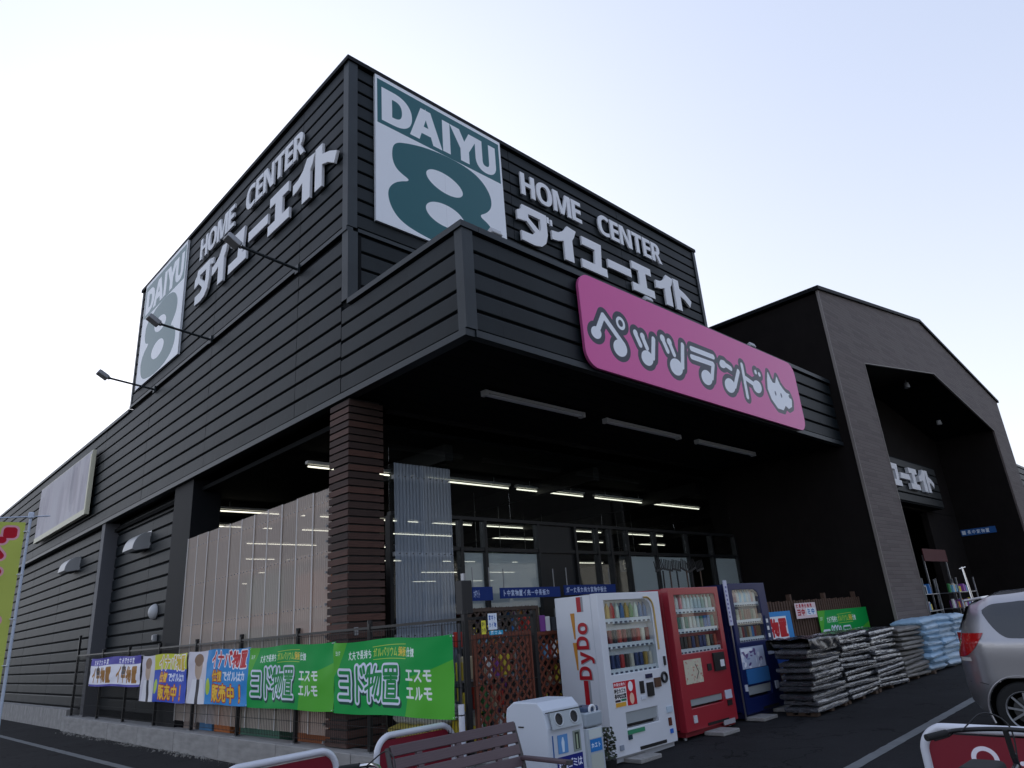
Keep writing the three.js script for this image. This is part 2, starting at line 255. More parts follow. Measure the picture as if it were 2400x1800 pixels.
  const ts = host('tower_side_cladding'); siding(ts, '-x', X0, -19.32, ZT - 0.14, 7.90, 11.22, PITCH, JZ);
  const tf = host('tower_front_cladding'); siding(tf, '+z', ZT - 0.036, X0 + 0.14, XP - 0.19, 7.90, 11.22, PITCH, JX);
  bx('corner_post', X0 - 0.05, X0 + 0.13, 7.87, 11.22, ZT - 0.13, ZT + 0.03, mTrim, tw);
  bx('corner_post', X0 - 0.05, X0 + 0.1, 7.87, 11.22, -19.42, -19.325, mTrim, tw);
  bx('corner_post', XP - 0.185, XP - 0.06, 7.80, 11.22, ZT - 0.2, ZT + 0.03, mTrim, tw);
  bx('side_coping', X0 - 0.085, X0 + 0.25, 11.225, 11.31, -19.46, ZT + 0.06, mBlackTrim, tw);
  bx('front_coping', X0 + 0.255, XP - 0.04, 11.225, 11.31, ZT - 0.28, ZT + 0.06, mBlackTrim, tw);
  bx('lower_trim', X0 + 0.14, XP - 0.06, 7.80, 7.865, ZT - 0.2, ZT + 0.04, mTrim, tw);
  // left lower walls: one bay recessed, one nearly flush
  bx('side_wall', 5.42, 5.6, 0.3, 4.96, -20.5, -15.6, mSidingBack, store);
  const w2 = host('recessed_bay_cladding'); siding(w2, '-x', 5.42, -20.48, -15.62, 0.45, 4.92, PITCH, [-17.7]);
  bx('end_wall', 5.24, 5.6, 0.45, 4.96, BACK, -20.8, mSidingBack, store);
  const w1 = host('end_bay_cladding'); siding(w1, '-x', 5.24, BACK + 0.05, -20.82, 0.50, 4.92, PITCH, JZ);
  bx('pilaster', 5.07, 5.62, 0.3, 4.955, -20.79, -20.51, M({ rgb: [0.10, 0.10, 0.11], roughness: 0.6 }), store);
  bx('pilaster', 5.12, 5.7, 0.02, 4.955, -15.6, -14.56, mBlackTrim, store);
  const pl = bx('plinth', 5.0, 5.6, 0, 0.47, BACK, -21.72, mConcrete, store);
  bx('plinth', 5.12, 5.5, 0, 0.30, -21.70, -14.6, mConcrete, store);
  // the body of the building: roof, back and far walls, so that the sun enters only through openings
  bx('roof', X0 + 0.21, 52, 7.45, 7.6, BACK, ZT - 0.25, mSoffit, store);
  bx('back_wall', X0, 52, 0, 7.44, BACK - 0.3, BACK - 0.01, mSidingBack, store);
  bx('far_wall', 51.7, 52, 0.2, 7.44, BACK, -5.9, mSidingBack, store);
  bx('front_wall', 33.3, 51.6, 0.2, 6.60, -6.3, -5.95, mSidingBack, store);
  const fr = host('far_front_cladding'); siding(fr, '+z', -5.95, 33.3, 46, 0.35, 6.50, PITCH, [37, 41]);
  bx('coping', 33.2, 51.6, 6.505, 6.6, -6.32, -5.9, mTrim, fr);
  // shop interior
  const mFloor = M({ rgb: [0.10, 0.10, 0.095], map: grimeMap, roughness: 0.35 }), mIn = M({ rgb: [0.05, 0.047, 0.035], map: grimeMap, roughness: 0.8 });
  bx('shop_floor', 5.6, 51.6, 0.1, 0.26, BACK, -8.95, mFloor, store);
  bx('shop_ceiling', 5.3, 33.2, 4.72, 4.8, BACK, -8.95, mSoffit, store);
  bx('shop_back_wall', 5.62, 33.2, 0.27, 4.7, -37.2, -37, mIn, store);
  bx('shop_side_wall', 32.95, 33.2, 0.27, 4.7, -36.9, -8.95, mIn, store);
  // glazed front: mullions, panes, film on the lower lights
  const gf = host('glazed_front'), ZG = -8.82, mMull = M({ rgb: [0.015, 0.016, 0.017], roughness: 0.45, metalness: 0.3 });
  const ms = [5.98, 7.34, 7.86, 9.14, 10.13, 10.78, 11.2, 11.75, 12.72, 13.95, 15.0, 16.1];
  for (const x of ms) bx('mullion', x - 0.03, x + 0.03, 0.26, 3.33, ZG - 0.06, ZG + 0.06, mMull, gf);
  bx('transom', 5.98, 16.1, 3.332, 3.388, ZG - 0.05, ZG + 0.05, mMull, gf); bx('transom', 5.98, 16.1, 4.945, 5.0, ZG - 0.05, ZG + 0.05, mMull, gf);
  for (let i = 0; i < 4; i++) bx('window_pane', 5.98 + i * 2.53 + 0.004, 5.98 + (i + 1) * 2.53 - 0.004, 3.39, 4.943, ZG - 0.003, ZG + 0.003, mGlass, gf);
  for (const y of [0.29, 2.86]) for (let i = 0; i < ms.length - 1; i++) bx('transom', ms[i] + 0.031, ms[i + 1] - 0.031, y - 0.028, y + 0.028, ZG - 0.045, ZG + 0.045, mMull, gf);
  const solid = new Set([3]);
  for (let i = 0; i < ms.length - 1; i++) {
    for (const [y0, y1] of [[0.319, 2.83], [2.89, 3.33]]) {
      const sol = solid.has(i) && y1 < 3.5;
      bx(sol ? 'panel' : 'window_pane', ms[i] + 0.032, ms[i + 1] - 0.032, y0, y1, ZG - 0.003, ZG + 0.003, sol ? mMull : mGlass, gf);
      if (!sol && y0 < 1 && ![0, 4, 5, 6, 9].includes(i)) { const f = mesh('window_film', new THREE.PlaneGeometry(ms[i + 1] - ms[i] - 0.07, 0.9), mFilm, gf, [(ms[i] + ms[i + 1]) / 2, 2.36, ZG - 0.012]); f.userData.label = 'pale translucent film on lower window'; }
    }
  }
  // glazing above the side screen
  for (const x of [7.5, 11.5, 15.5, 19.5, 23.5]) bx('ceiling_beam', x - 0.09, x + 0.09, 4.42, 4.715, -36.8, -9.2, mMull, store);
}

// ------------------------------------------------------------ entrance portal
const portal = thing('entrance_portal', 'tall gabled entrance portal clad in grey-brown tile strips beside the canopy', 'building', [0, 0, 0]);
{
  const ZP = -5.5, o = [[16.2, 0.2], [16.2, 8.8], [24.65, 10.15], [33.1, 8.8], [33.1, 0.2], [31.0, 0.2], [31.0, 7.33], [24.65, 8.35], [18.2, 7.33], [18.2, 0.2]];
  const g = new THREE.ExtrudeGeometry(new THREE.Shape(o.map((p) => new THREE.Vector2(...p))), { depth: 0.06, bevelEnabled: false }).translate(0, 0, ZP - 0.06);
  mesh('tile_frame', g, mTile, portal);
  // pale edge trims and dark cap along the gable
  const edge = (a, b, w, name, mat, z0, z1, off) => { const A = V(a[0], a[1], 0), B = V(b[0], b[1], 0), L = A.distanceTo(B), m = mesh(name, BX(L, w, z1 - z0), mat, portal, [(A.x + B.x) / 2, (A.y + B.y) / 2, (z0 + z1) / 2]); m.rotation.z = Math.atan2(B.y - A.y, B.x - A.x); const n = V(-(B.y - A.y), B.x - A.x, 0).normalize(); m.position.addScaledVector(n, off); return m; };
  edge([16.1, 8.785], [24.65, 10.15], 0.09, 'roof_cap', mBlackTrim, -21, ZP + 0.06, 0.05); edge([24.65, 10.15], [33.2, 8.785], 0.09, 'roof_cap', mBlackTrim, -21, ZP + 0.06, 0.05);
  const mEdge = M({ rgb: [0.22, 0.19, 0.17], roughness: 0.5 });
  bx('edge_trim', 16.175, 16.198, 0.3, 8.79, ZP - 0.05, ZP + 0.012, mEdge, portal);
  bx('edge_trim', 18.202, 18.225, 0.3, 7.33, ZP - 0.05, ZP + 0.012, mEdge, portal);
  edge([18.2, 7.33], [24.65, 8.35], 0.02, 'edge_trim', mEdge, ZP - 0.05, ZP + 0.012, -0.012); edge([24.65, 8.35], [31, 7.33], 0.02, 'edge_trim', mEdge, ZP - 0.05, ZP + 0.012, -0.012);
  // side walls, ceiling planes and back wall of the recess
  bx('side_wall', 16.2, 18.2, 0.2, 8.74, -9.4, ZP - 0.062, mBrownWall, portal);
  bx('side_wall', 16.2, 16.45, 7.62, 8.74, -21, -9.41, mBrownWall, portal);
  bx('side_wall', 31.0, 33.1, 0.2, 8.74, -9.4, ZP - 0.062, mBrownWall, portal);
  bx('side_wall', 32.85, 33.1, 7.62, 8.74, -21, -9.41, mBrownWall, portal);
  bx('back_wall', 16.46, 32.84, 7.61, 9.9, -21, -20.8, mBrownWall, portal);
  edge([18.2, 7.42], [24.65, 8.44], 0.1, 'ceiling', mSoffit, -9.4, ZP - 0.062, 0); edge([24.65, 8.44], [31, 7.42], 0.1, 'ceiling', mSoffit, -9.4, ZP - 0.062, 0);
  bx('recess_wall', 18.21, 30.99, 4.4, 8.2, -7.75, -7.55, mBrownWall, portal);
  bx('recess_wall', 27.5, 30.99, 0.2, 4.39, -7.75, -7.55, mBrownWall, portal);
  // dark sign beam with lapped boards inside the recess
  bx('sign_beam', 21.0, 28.3, 4.47, 5.95, -7.54, -7.2, mSidingBack, portal);
  const bb = new THREE.Group(); bb.name = 'sign_beam_cladding'; portal.add(bb); siding(bb, '+z', -7.2, 21.0, 28.3, 4.5, 5.92, PITCH, []);
}
// two small ceiling spots in the portal
for (const [x, y, z, l] of [[24.4, 8.05, -6.28, 'small unlit white ceiling spotlight under the left slope of the entrance portal'], [28.8, 7.55, -6.7, 'small unlit white ceiling spotlight under the right slope of the entrance portal']]) {
  const t = thing('ceiling_spotlight', l, 'lamp', [x, y, z], 0, 'spotlights in the entrance portal');
  mesh('lamp_body', CY(0.09, 0.16, 14, 0.07), mWhite, t, [0, 0.08, 0]); mesh('lamp_lens', CY(0.075, 0.01, 14), M({ rgb: [0.5, 0.5, 0.5], roughness: 0.1 }), t, [0, -0.004, 0]); mesh('stem', CY(0.02, 0.3, 8), mSteel, t, [0, 0.3, 0]);
}

// ------------------------------------------------------------ big signs
const letterShapes = {
  ダ: [[[18, 100], [100, 100], [100, 45], [92, 20], [75, 5], [50, 0], [10, 2], [10, 26], [45, 27], [57, 36], [30, 58], [0, 54], [0, 78], [14, 86]], [[36, 80], [77, 80], [77, 52], [72, 46], [36, 70]]],
  イ: [[[60, 100], [92, 96], [82, 74], [74, 64], [74, 0], [42, 0], [42, 52], [20, 44], [0, 42], [0, 66], [24, 69], [44, 80]]],
  ユ: [[[8, 92], [86, 92], [78, 24], [100, 24], [100, 0], [0, 0], [0, 24], [52, 24], [57, 68], [8, 68]]],
  ー: [[[0, 36], [100, 36], [100, 60], [0, 60]]],
  エ: [[[6, 92], [94, 92], [94, 69], [66, 69], [66, 24], [100, 24], [100, 0], [0, 0], [0, 24], [34, 24], [34, 69], [6, 69]]],
  ト: [[[0, 100], [32, 100], [32, 74], [66, 64], [100, 48], [88, 26], [60, 42], [32, 50], [32, 0], [0, 0]]],
};
const kanaGeo = (ch, w, h, d) => cached('kana' + ch + w + h + d, () => {
  const [o, hole] = letterShapes[ch], sh = new THREE.Shape(o.map((p) => new THREE.Vector2(p[0] / 100 * w, p[1] / 100 * h)));
  if (hole) sh.holes.push(new THREE.Path(hole.map((p) => new THREE.Vector2(p[0] / 100 * w, p[1] / 100 * h))));
  return new THREE.ExtrudeGeometry(sh, { depth: d, bevelEnabled: true, bevelThickness: 0.006, bevelSize: 0.006, bevelSegments: 1 });
});
function kanaSign(parent, adv, w, h, d, y) {
  const word = ['ダ', 'イ', 'ユ', 'ー', 'エ', 'イ', 'ト'], off = [0, 1.04, 1.98, 2.95, 3.86, 4.88, 5.72];
  word.forEach((c, i) => { const m = mesh('letter', kanaGeo(c, w * (c === 'ト' ? 0.86 : 1), h, d), mLetter, parent, [off[i] * adv, y, 0]); if (c === 'ダ') for (const k of [0, 1]) mesh('voicing_mark', BX(w * 0.075, h * 0.17, d), mLetter, m, [w * (1.065 + 0.115 * k), h * (0.90 - 0.03 * k), d / 2 + 0.001]); });
}
function homeCenter(parent, y, h, x0, x1) {
  const s = 'HOME CENTER', gs = [...s].map((c) => c === ' ' ? null : new TextGeometry(c, { font, size: h, depth: 0.035, curveSegments: 6, bevelEnabled: true, bevelSize: 0.004, bevelThickness: 0.004, bevelSegments: 1 }));
  const ws = gs.map((g) => { if (!g) return h * 0.95; g.computeBoundingBox(); g.translate(-g.boundingBox.min.x, 0, 0); return g.boundingBox.max.x - g.boundingBox.min.x; });
  const gap = (x1 - x0 - ws.reduce((a, b) => a + b, 0)) / (s.length - 1); let x = x0;
  gs.forEach((g, i) => { if (g) mesh('letter', g, mLetter, parent, [x, y, 0]); x += ws[i] + gap; });
}
// on the tower front (faces +z): local x runs right
{
  const t = thing('sign_lettering', 'raised white HOME CENTER and katakana letters on the tower front, facing the car park', 'lettering', [8.95, 9.02, ZT + 0.04], 0, 'raised store name letters');
  homeCenter(t, 1.17, 0.55, 0.2, 5.32); kanaSign(t, 0.992, 0.88, 0.88, 0.045, 0.0);
}
// on the tower side (faces -x): local x runs towards +z
{
  const t = thing('sign_lettering', 'raised white HOME CENTER and katakana letters on the shaded tower side', 'lettering', [XF - 0.035, 9.0, -15.08], -Math.PI / 2, 'raised store name letters');
  homeCenter(t, 1.15, 0.55, 0.14, 5.14); kanaSign(t, 0.98, 0.86, 0.88, 0.045, 0.0);
}
// inside the portal
{
  const t = thing('sign_lettering', 'raised white katakana letters on the dark beam inside the entrance portal', 'lettering', [21.35, 4.92, -7.15], 0, 'raised store name letters');
  kanaSign(t, 0.93, 0.84, 0.76, 0.1, 0);
}
// square logo panels
const logoTex = (teal, white) => canvasTex(1024, 1024, (x, w, h) => {
  x.fillStyle = white; x.fillRect(0, 0, w, h);
  x.fillStyle = teal; x.fillRect(14, 28, w - 30, 322);
  x.fillStyle = white; x.font = 'bold 250px sans-serif'; x.lineWidth = 13; x.strokeStyle = white; x.lineJoin = 'miter'; for (const [c, px, pw] of [['D', 54, 205], ['A', 262, 228], ['Y', 586, 214], ['U', 794, 170]]) { x.save(); const mt = x.measureText(c), tw = mt.actualBoundingBoxRight + mt.actualBoundingBoxLeft; x.translate(px, 312); x.scale(pw / tw, 1.27); x.translate(mt.actualBoundingBoxLeft, 0); x.fillText(c, 0, 0); x.strokeText(c, 0, 0); x.restore(); } x.fillRect(508, 76, 62, 242);
  const smooth = (pts) => { x.beginPath(); const n = pts.length; for (let i = 0; i < n; i++) { const a = pts[i], b = pts[(i + 1) % n], m = [(a[0] + b[0]) / 2 * w, (a[1] + b[1]) / 2 * h]; i ? x.quadraticCurveTo(a[0] * w, a[1] * h, ...m) : x.moveTo(...m); } x.quadraticCurveTo(pts[0][0] * w, pts[0][1] * h, (pts[0][0] + pts[1][0]) / 2 * w, (pts[0][1] + pts[1][1]) / 2 * h); x.fill(); };
  x.fillStyle = teal; x.save(); x.translate(0.492 * w, 0.67 * h); x.scale(1.06, 1.04); x.translate(-0.492 * w, -0.67 * h);
  smooth([[0.13, 0.53], [0.145, 0.44], [0.24, 0.40], [0.38, 0.365], [0.55, 0.352], [0.70, 0.365], [0.80, 0.41], [0.86, 0.49], [0.86, 0.57], [0.815, 0.63], [0.745, 0.672], [0.83, 0.705], [0.885, 0.78], [0.875, 0.86], [0.82, 0.92], [0.70, 0.965], [0.5, 0.985], [0.32, 0.97], [0.19, 0.94], [0.125, 0.88], [0.10, 0.80], [0.115, 0.74], [0.17, 0.685], [0.26, 0.648], [0.18, 0.622], [0.145, 0.59]]); x.restore();
  x.fillStyle = white; x.beginPath(); x.ellipse(0.497 * w, 0.552 * h, 0.142 * w, 0.07 * h, 0.12, 0, 7); x.fill(); x.beginPath(); x.ellipse(0.492 * w, 0.782 * h, 0.148 * w, 0.078 * h, 0, 0, 7); x.fill();
  x.globalAlpha = 0.10; x.strokeStyle = '#555'; x.lineWidth = 3; x.beginPath(); x.moveTo(w / 2, 352); x.lineTo(w / 2, h); x.stroke();
  for (let i = 0; i < 60; i++) { x.globalAlpha = rr(0.02, 0.06); x.fillStyle = '#444'; x.fillRect(rr(0, w), rr(0, h), rr(1, 3), rr(8, 60)); }
});
const mLogo = print(logoTex('#045a60', '#eef0f4'), { roughness: 0.4, clearcoat: 0.45, clearcoatRoughness: 0.06 });
tag(mesh('logo_sign', sheet(3.06, 3.08, 0.05), mLogo, null, [5.56 + 1.53, 9.69, ZT + 0.03]), 'square white and teal DAIYU 8 logo panel on the tower front', 'sign', 'square logo panels');
tag(mesh('logo_sign', sheet(3.06, 3.04, 0.05), mLogo, null, [XF - 0.032, 9.68, -17.43], [0, -Math.PI / 2, 0]), 'square DAIYU 8 logo panel washed out by glare on the tower side', 'sign', 'square logo panels');
// pink rounded sign on the canopy
{
  const X0 = 7.17, X1 = 14.14, Y0 = 4.985, Y1 = 6.465, W = X1 - X0, H = Y1 - Y0;
  const tex = canvasTex(2048, 440, (x, w, h) => {
    x.fillStyle = '#e0529f'; x.fillRect(0, 0, w, h);
    const k = w / W, P = (a, b) => [(a - X0) * k, (Y1 - b) * (h / H)];
    const strokes = [[7.50, 5.60, 7.67, 5.88, 8.10, 5.50], [8.45, 5.77, 8.54, 5.61], [8.63, 5.76, 8.71, 5.60], [8.93, 5.80, 8.84, 5.46], [9.20, 5.87, 9.30, 5.68], [9.39, 5.85, 9.48, 5.66], [9.79, 5.90, 9.68, 5.48], [10.06, 5.90, 10.77, 5.90], [10.03, 5.74, 10.72, 5.75, 10.60, 5.47], [11.05, 5.86, 11.35, 5.80], [11.62, 5.80, 11.38, 5.46], [11.81, 5.97, 11.80, 5.33], [11.83, 5.72, 12.10, 5.66, 12.26, 5.62]];
    const blobs = [[7.46, 5.55, .12, .10], [8.00, 5.43, .17, .14], [8.45, 5.79, .06, .06], [8.63, 5.78, .06, .06], [8.68, 5.42, .16, .13], [9.20, 5.88, .07, .07], [9.39, 5.86, .07, .07], [9.49, 5.44, .19, .15], [10.42, 5.44, .18, .14], [11.08, 5.83, .13, .08], [11.20, 5.44, .19, .14], [12.28, 5.62, .18, .13], [12.33, 5.93, .05, .05], [12.47, 5.91, .05, .05]];
    const dog = [[12.82, 6.07], [12.89, 5.93], [12.97, 5.85], [13.10, 5.86], [13.22, 6.04], [13.31, 5.88], [13.42, 5.79], [13.55, 5.72], [13.70, 5.71], [13.76, 5.58], [13.70, 5.43], [13.53, 5.36], [13.38, 5.41], [13.24, 5.28], [12.98, 5.28], [12.76, 5.45], [12.67, 5.66], [12.73, 5.88]].map(([a, b]) => [13.2 + (a - 13.2) * 0.9, 5.62 + (b - 5.62) * 0.9]);
    const all = (grow, col) => {
      x.fillStyle = x.strokeStyle = col; x.lineCap = x.lineJoin = 'round'; x.lineWidth = (0.10 + 2 * grow) * k;
      for (const s of strokes) { x.beginPath(); for (let i = 0; i < s.length; i += 2) i ? x.lineTo(...P(s[i], s[i + 1])) : x.moveTo(...P(s[i], s[i + 1])); x.stroke(); }
      for (const [a, b, p, q] of blobs) { x.beginPath(); x.ellipse(...P(a, b), (p + grow) * k, (q + grow) * k, -0.3, 0, 7); x.fill(); }
      x.lineWidth = (0.055 + 2 * grow) * k; x.beginPath(); x.arc(...P(8.09, 5.86), 0.085 * k, 0, 7); x.stroke();
      x.lineWidth = (2 * grow + 0.03) * k; x.beginPath(); dog.forEach((p, i) => i ? x.lineTo(...P(...p)) : x.moveTo(...P(...p))); x.closePath(); x.fill(); x.stroke();
    };
    all(0.085, '#0e1730'); all(0, '#f4f6fb');
    x.fillStyle = '#23304f'; for (const [a, b] of [[13.02, 5.62], [13.27, 5.62]]) { x.beginPath(); x.ellipse(...P(a, b), 0.03 * k, 0.05 * k, 0, 0, 7); x.fill(); } x.beginPath(); x.ellipse(...P(13.66, 5.66), 0.05 * k, 0.04 * k, 0, 0, 7); x.fill();
    for (let i = 0; i < 90; i++) { x.globalAlpha = rr(0.015, 0.05); x.fillStyle = rnd() > 0.5 ? '#fff' : '#702050'; x.fillRect(rr(0, w), rr(0, h), rr(1, 4), rr(10, 70)); }
  });
  const s = new THREE.Shape(), r = 0.26, a = -W / 2, b = W / 2, c = -H / 2, d = H / 2;
  s.moveTo(a + r, c); s.lineTo(b - r, c); s.absarc(b - r, c + r, r, -Math.PI / 2, 0); s.lineTo(b, d - r); s.absarc(b - r, d - r, r, 0, Math.PI / 2); s.lineTo(a + r, d); s.absarc(a + r, d - r, r, Math.PI / 2, Math.PI); s.lineTo(a, c + r); s.absarc(a + r, c + r, r, Math.PI, 1.5 * Math.PI);
  const g = new THREE.ExtrudeGeometry(s, { depth: 0.04, bevelEnabled: true, bevelSize: 0.004, bevelThickness: 0.004, bevelSegments: 1, curveSegments: 10 }), p = g.attributes.position, uv = g.attributes.uv;
  for (let i = 0; i < p.count; i++) uv.setXY(i, p.getX(i) / W + 0.5, p.getY(i) / H + 0.5);
  const t = thing('pet_shop_sign', 'long pink rounded sign with white note-shaped katakana and a dog head on the canopy', 'sign', [(X0 + X1) / 2, (Y0 + Y1) / 2, ZC + 0.05]);
  mesh('sign_face', g, [print(tex, { roughness: 0.35, clearcoat: 0.4, clearcoatRoughness: 0.2 }), M({ rgb: [0.5, 0.08, 0.25], roughness: 0.5 })], t);
  bx('mounting_rail', -W / 2 + 0.4, W / 2 - 0.4, 0.3, 0.36, -0.05, -0.002, mBlackTrim, t); bx('mounting_rail', -W / 2 + 0.4, W / 2 - 0.4, -0.36, -0.3, -0.05, -0.002, mBlackTrim, t);
}
// bleached sign box on the far left wall
{
  const tex = canvasTex(1024, 320, (x, w, h) => {
    x.fillStyle = '#cbc5c8'; x.fillRect(0, 0, w, h);
    for (let i = 0; i < 46; i++) { const X = rr(0, w), ww = rr(12, 70); x.globalAlpha = rr(0.06, 0.2); x.fillStyle = rnd() > 0.6 ? '#88818a' : '#ece4e4'; x.beginPath(); x.ellipse(X, rr(0.25, 0.75) * h, ww, rr(0.25, 0.5) * h, 0, 0, 7); x.fill(); }
  });
  const t = thing('bleached_sign', 'long sun-bleached sign box with cream edges on the far left wall', 'sign', [XF - 0.09, 6.33, -25.05], -Math.PI / 2);
  mesh('sign_box', RB(6.25, 1.84, 0.1, 0.01), mCream, t, [0, 0, 0.035]); mesh('sign_face', new THREE.PlaneGeometry(6.2, 1.79), print(tex, { roughness: 0.6 }), t, [0, 0, 0.089]); bx('edge_strip', -3.12, 3.12, -0.915, -0.76, 0.086, 0.1, mCream, t); bx('edge_strip', 3.0, 3.12, -0.758, 0.8, 0.086, 0.1, mCream, t);
}
// lamps on long arms in front of the tower side
[[-10.1, 7.82, 'nearest the tower corner, before the letters'], [-13.93, 7.86, 'middle one of three, crossing the logo panel'], [-17.4, 7.78, 'farthest from the corner, against the sky']].forEach(([z, y, l]) => {
  const t = thing('arm_floodlight', 'small floodlight on a thin arm, ' + l, 'lamp', [XF - 0.03, y - 0.05, z], 0, 'floodlights on arms at the tower side');
  mesh('wall_bracket', BX(0.04, 0.16, 0.12), mTrim, t, [-0.01, 0, 0]);
  mesh('arm', rod([-0.02, 0, 0], [-1.02, 0.1, 0], 0.025, 8), mTrim, t);
  const h = mesh('lamp_head', RB(0.26, 0.10, 0.2, 0.02), M({ rgb: [0.32, 0.32, 0.33], roughness: 0.4, metalness: 0.5 }), t, [-1.16, 0.15, 0], [0, 0, -0.55]);
  mesh('lens', BX(0.2, 0.006, 0.16), M({ rgb: [0.6, 0.6, 0.6], roughness: 0.1 }), h, [0.01, 0.053, 0]);
  mesh('knuckle', new THREE.SphereGeometry(0.045, 10, 8), mChrome, t, [-1.03, 0.105, 0]);
});
// little floodlights on the canopy coping
for (const [x, l] of [[5.72, 'by the canopy corner below the logo panel'], [9.2, 'above the left half of the pink sign'], [12.75, 'at the right part of the canopy, before the portal']]) {
  const t = thing('parapet_floodlight', 'small floodlight on the canopy edge ' + l, 'lamp', [x, 6.53, ZC - 0.1], 0, 'floodlights on the canopy edge');
  mesh('lamp_head', RB(0.2, 0.1, 0.14, 0.02), M({ rgb: [0.45, 0.45, 0.46], roughness: 0.4 }), t, [0, 0.1, 0], [-0.4, 0, 0]); mesh('yoke', BX(0.05, 0.08, 0.03), mSteel, t, [0, 0.04, 0]);
}
// ------------------------------------------------------------ lighting fixtures
const mTubeOff = M({ rgb: [0.75, 0.76, 0.76], roughness: 0.35 }), mFix = M({ rgb: [0.62, 0.62, 0.60], roughness: 0.5 });
[[6.6, 8.8, 'nearest the canopy corner'], [9.44, 11.7, 'in the middle of the row'], [12.39, 14.71, 'nearest the entrance portal']].forEach(([a, b, l]) => {
  const t = thing('canopy_batten_light', 'long unlit twin tube light under the canopy, ' + l, 'lamp', [(a + b) / 2, 4.955, -7.2], 0, 'unlit tube lights under the canopy');
  bx('batten', -(b - a) / 2, (b - a) / 2, -0.045, 0, -0.05, 0.05, mFix, t);
  for (const k of [-1, 1]) mesh('tube', rod([-(b - a) / 2 + 0.06, -0.062, k * 0.03], [(b - a) / 2 - 0.06, -0.062, k * 0.03], 0.014, 8), mTubeOff, t);
  for (const k of [-1, 1]) bx('end_cap', k * (b - a) / 2 - 0.03, k * (b - a) / 2 + 0.03, -0.085, 0.001, -0.055, 0.055, mFix, t);
});
{
  const mTube = M({ rgb: [0.9, 0.9, 0.85], emissive: new THREE.Color().setRGB(1, 0.97, 0.80), emissiveIntensity: 1.3, roughness: 0.4 });
  const tubeG = rod([-1.12, 0, 0], [1.12, 0, 0], 0.015, 8), batG = BX(2.3, 0.05, 0.1);
  const rows = [[-10.9, [6.85, 9.4, 11.9, 14.6, 17.1]], [-15.45, [6.95, 9.6, 12.2, 14.9, 18.1, 21.8]], [-17.5, [7.1, 10.2, 13.1, 16.8, 20.7, 24.9]], [-20.3, [9.9, 13.2, 16.3, 19.4, 23.5, 27.3]], [-24, [11.5, 15.7, 20.1, 24.2, 28.6]], [-28.5, [13.2, 17.6, 22.3, 26.4, 30.4]], [-33.5, [15.5, 20.2, 24.8, 29.3]]];
  const rn = ['in the row nearest the glass', 'in the second row', 'in the third row', 'in the fourth row', 'in the fifth row', 'in the sixth row', 'in the last row'];
  const cn = ['first from the left', 'second from the left', 'third from the left', 'fourth from the left', 'fifth from the left', 'sixth from the left'];
  rows.forEach(([z, xs], r) => xs.forEach((x, c) => {
    const t = thing('shop_tube_light', 'lit shop ceiling tube, ' + cn[c] + ' ' + rn[r], 'lamp', [x, 4.5, z], 0, 'lit tubes inside the shop');
    mesh('tube', tubeG, mTube, t, [0, 0, 0]); mesh('batten', batG, mFix, t, [0, 0.07, 0]);
    for (const k of [-1, 1]) mesh('hanger', BX(0.012, 0.13, 0.012), mFix, t, [k * 0.7, 0.155, 0]);
    const l = new THREE.RectAreaLight(new THREE.Color().setRGB(1, 0.97, 0.82), 0.5, 2.2, 0.06); l.position.set(0, -0.045, 0); l.rotation.x = -Math.PI / 2; t.add(l);
  }));
}

// ------------------------------------------------------------ slatted timber pillar
{
  const t = thing('timber_pillar', 'square pillar clad in horizontal reddish brown timber slats under the canopy', 'pillar', [5.345, 0, -8.70]);
  const red = [[0.085, 0.038, 0.027], [0.070, 0.033, 0.025], [0.10, 0.044, 0.031]].map((rgb) => M({ rgb, map: woodMap, bumpMap: woodMap, bumpScale: 0.002, roughness: 0.75 }));
  const dark = [[0.056, 0.030, 0.023], [0.046, 0.026, 0.021], [0.062, 0.033, 0.025]].map((rgb) => M({ rgb, map: woodMap, bumpMap: woodMap, bumpScale: 0.002, roughness: 0.8 }));
  const hw = 0.28, hd = 0.25;
  bx('core', -hw + 0.03, hw - 0.03, 0.1, 4.95, -hd + 0.03, hd - 0.03, mBlack, t);
  const N = 45;
  for (let k = 0; k < N; k++) {
    const y = 0.12 + (k + 0.5) * 4.80 / N, f = y / 4.9, m = () => pick(rnd() < 0.6 ? red : dark), h = 0.082;
    mesh('slat', BX(0.58, h, 0.028), m(), t, [rr(-0.004, 0.004), y, hd], [rr(-0.02, 0.02), 0, rr(-0.002, 0.002)]);
    mesh('slat', BX(0.028, h, 0.52), m(), t, [-hw, y + rr(-0.003, 0.003), -0.005], [0, 0, rr(-0.03, 0.03)]);
    if (k % 2) { mesh('slat', BX(0.58, h, 0.028), m(), t, [0, y, -hd]); }
    else if (y < 3.7) mesh('slat_end', BX(0.05, 0.03, 0.03), mConcrete, t, [-hw - 0.012, y, -hd - 0.04]);
  }
  bx('socket_plate', -0.2, -0.14, 1.66, 1.76, hd + 0.016, hd + 0.03, mSteel, t);
}

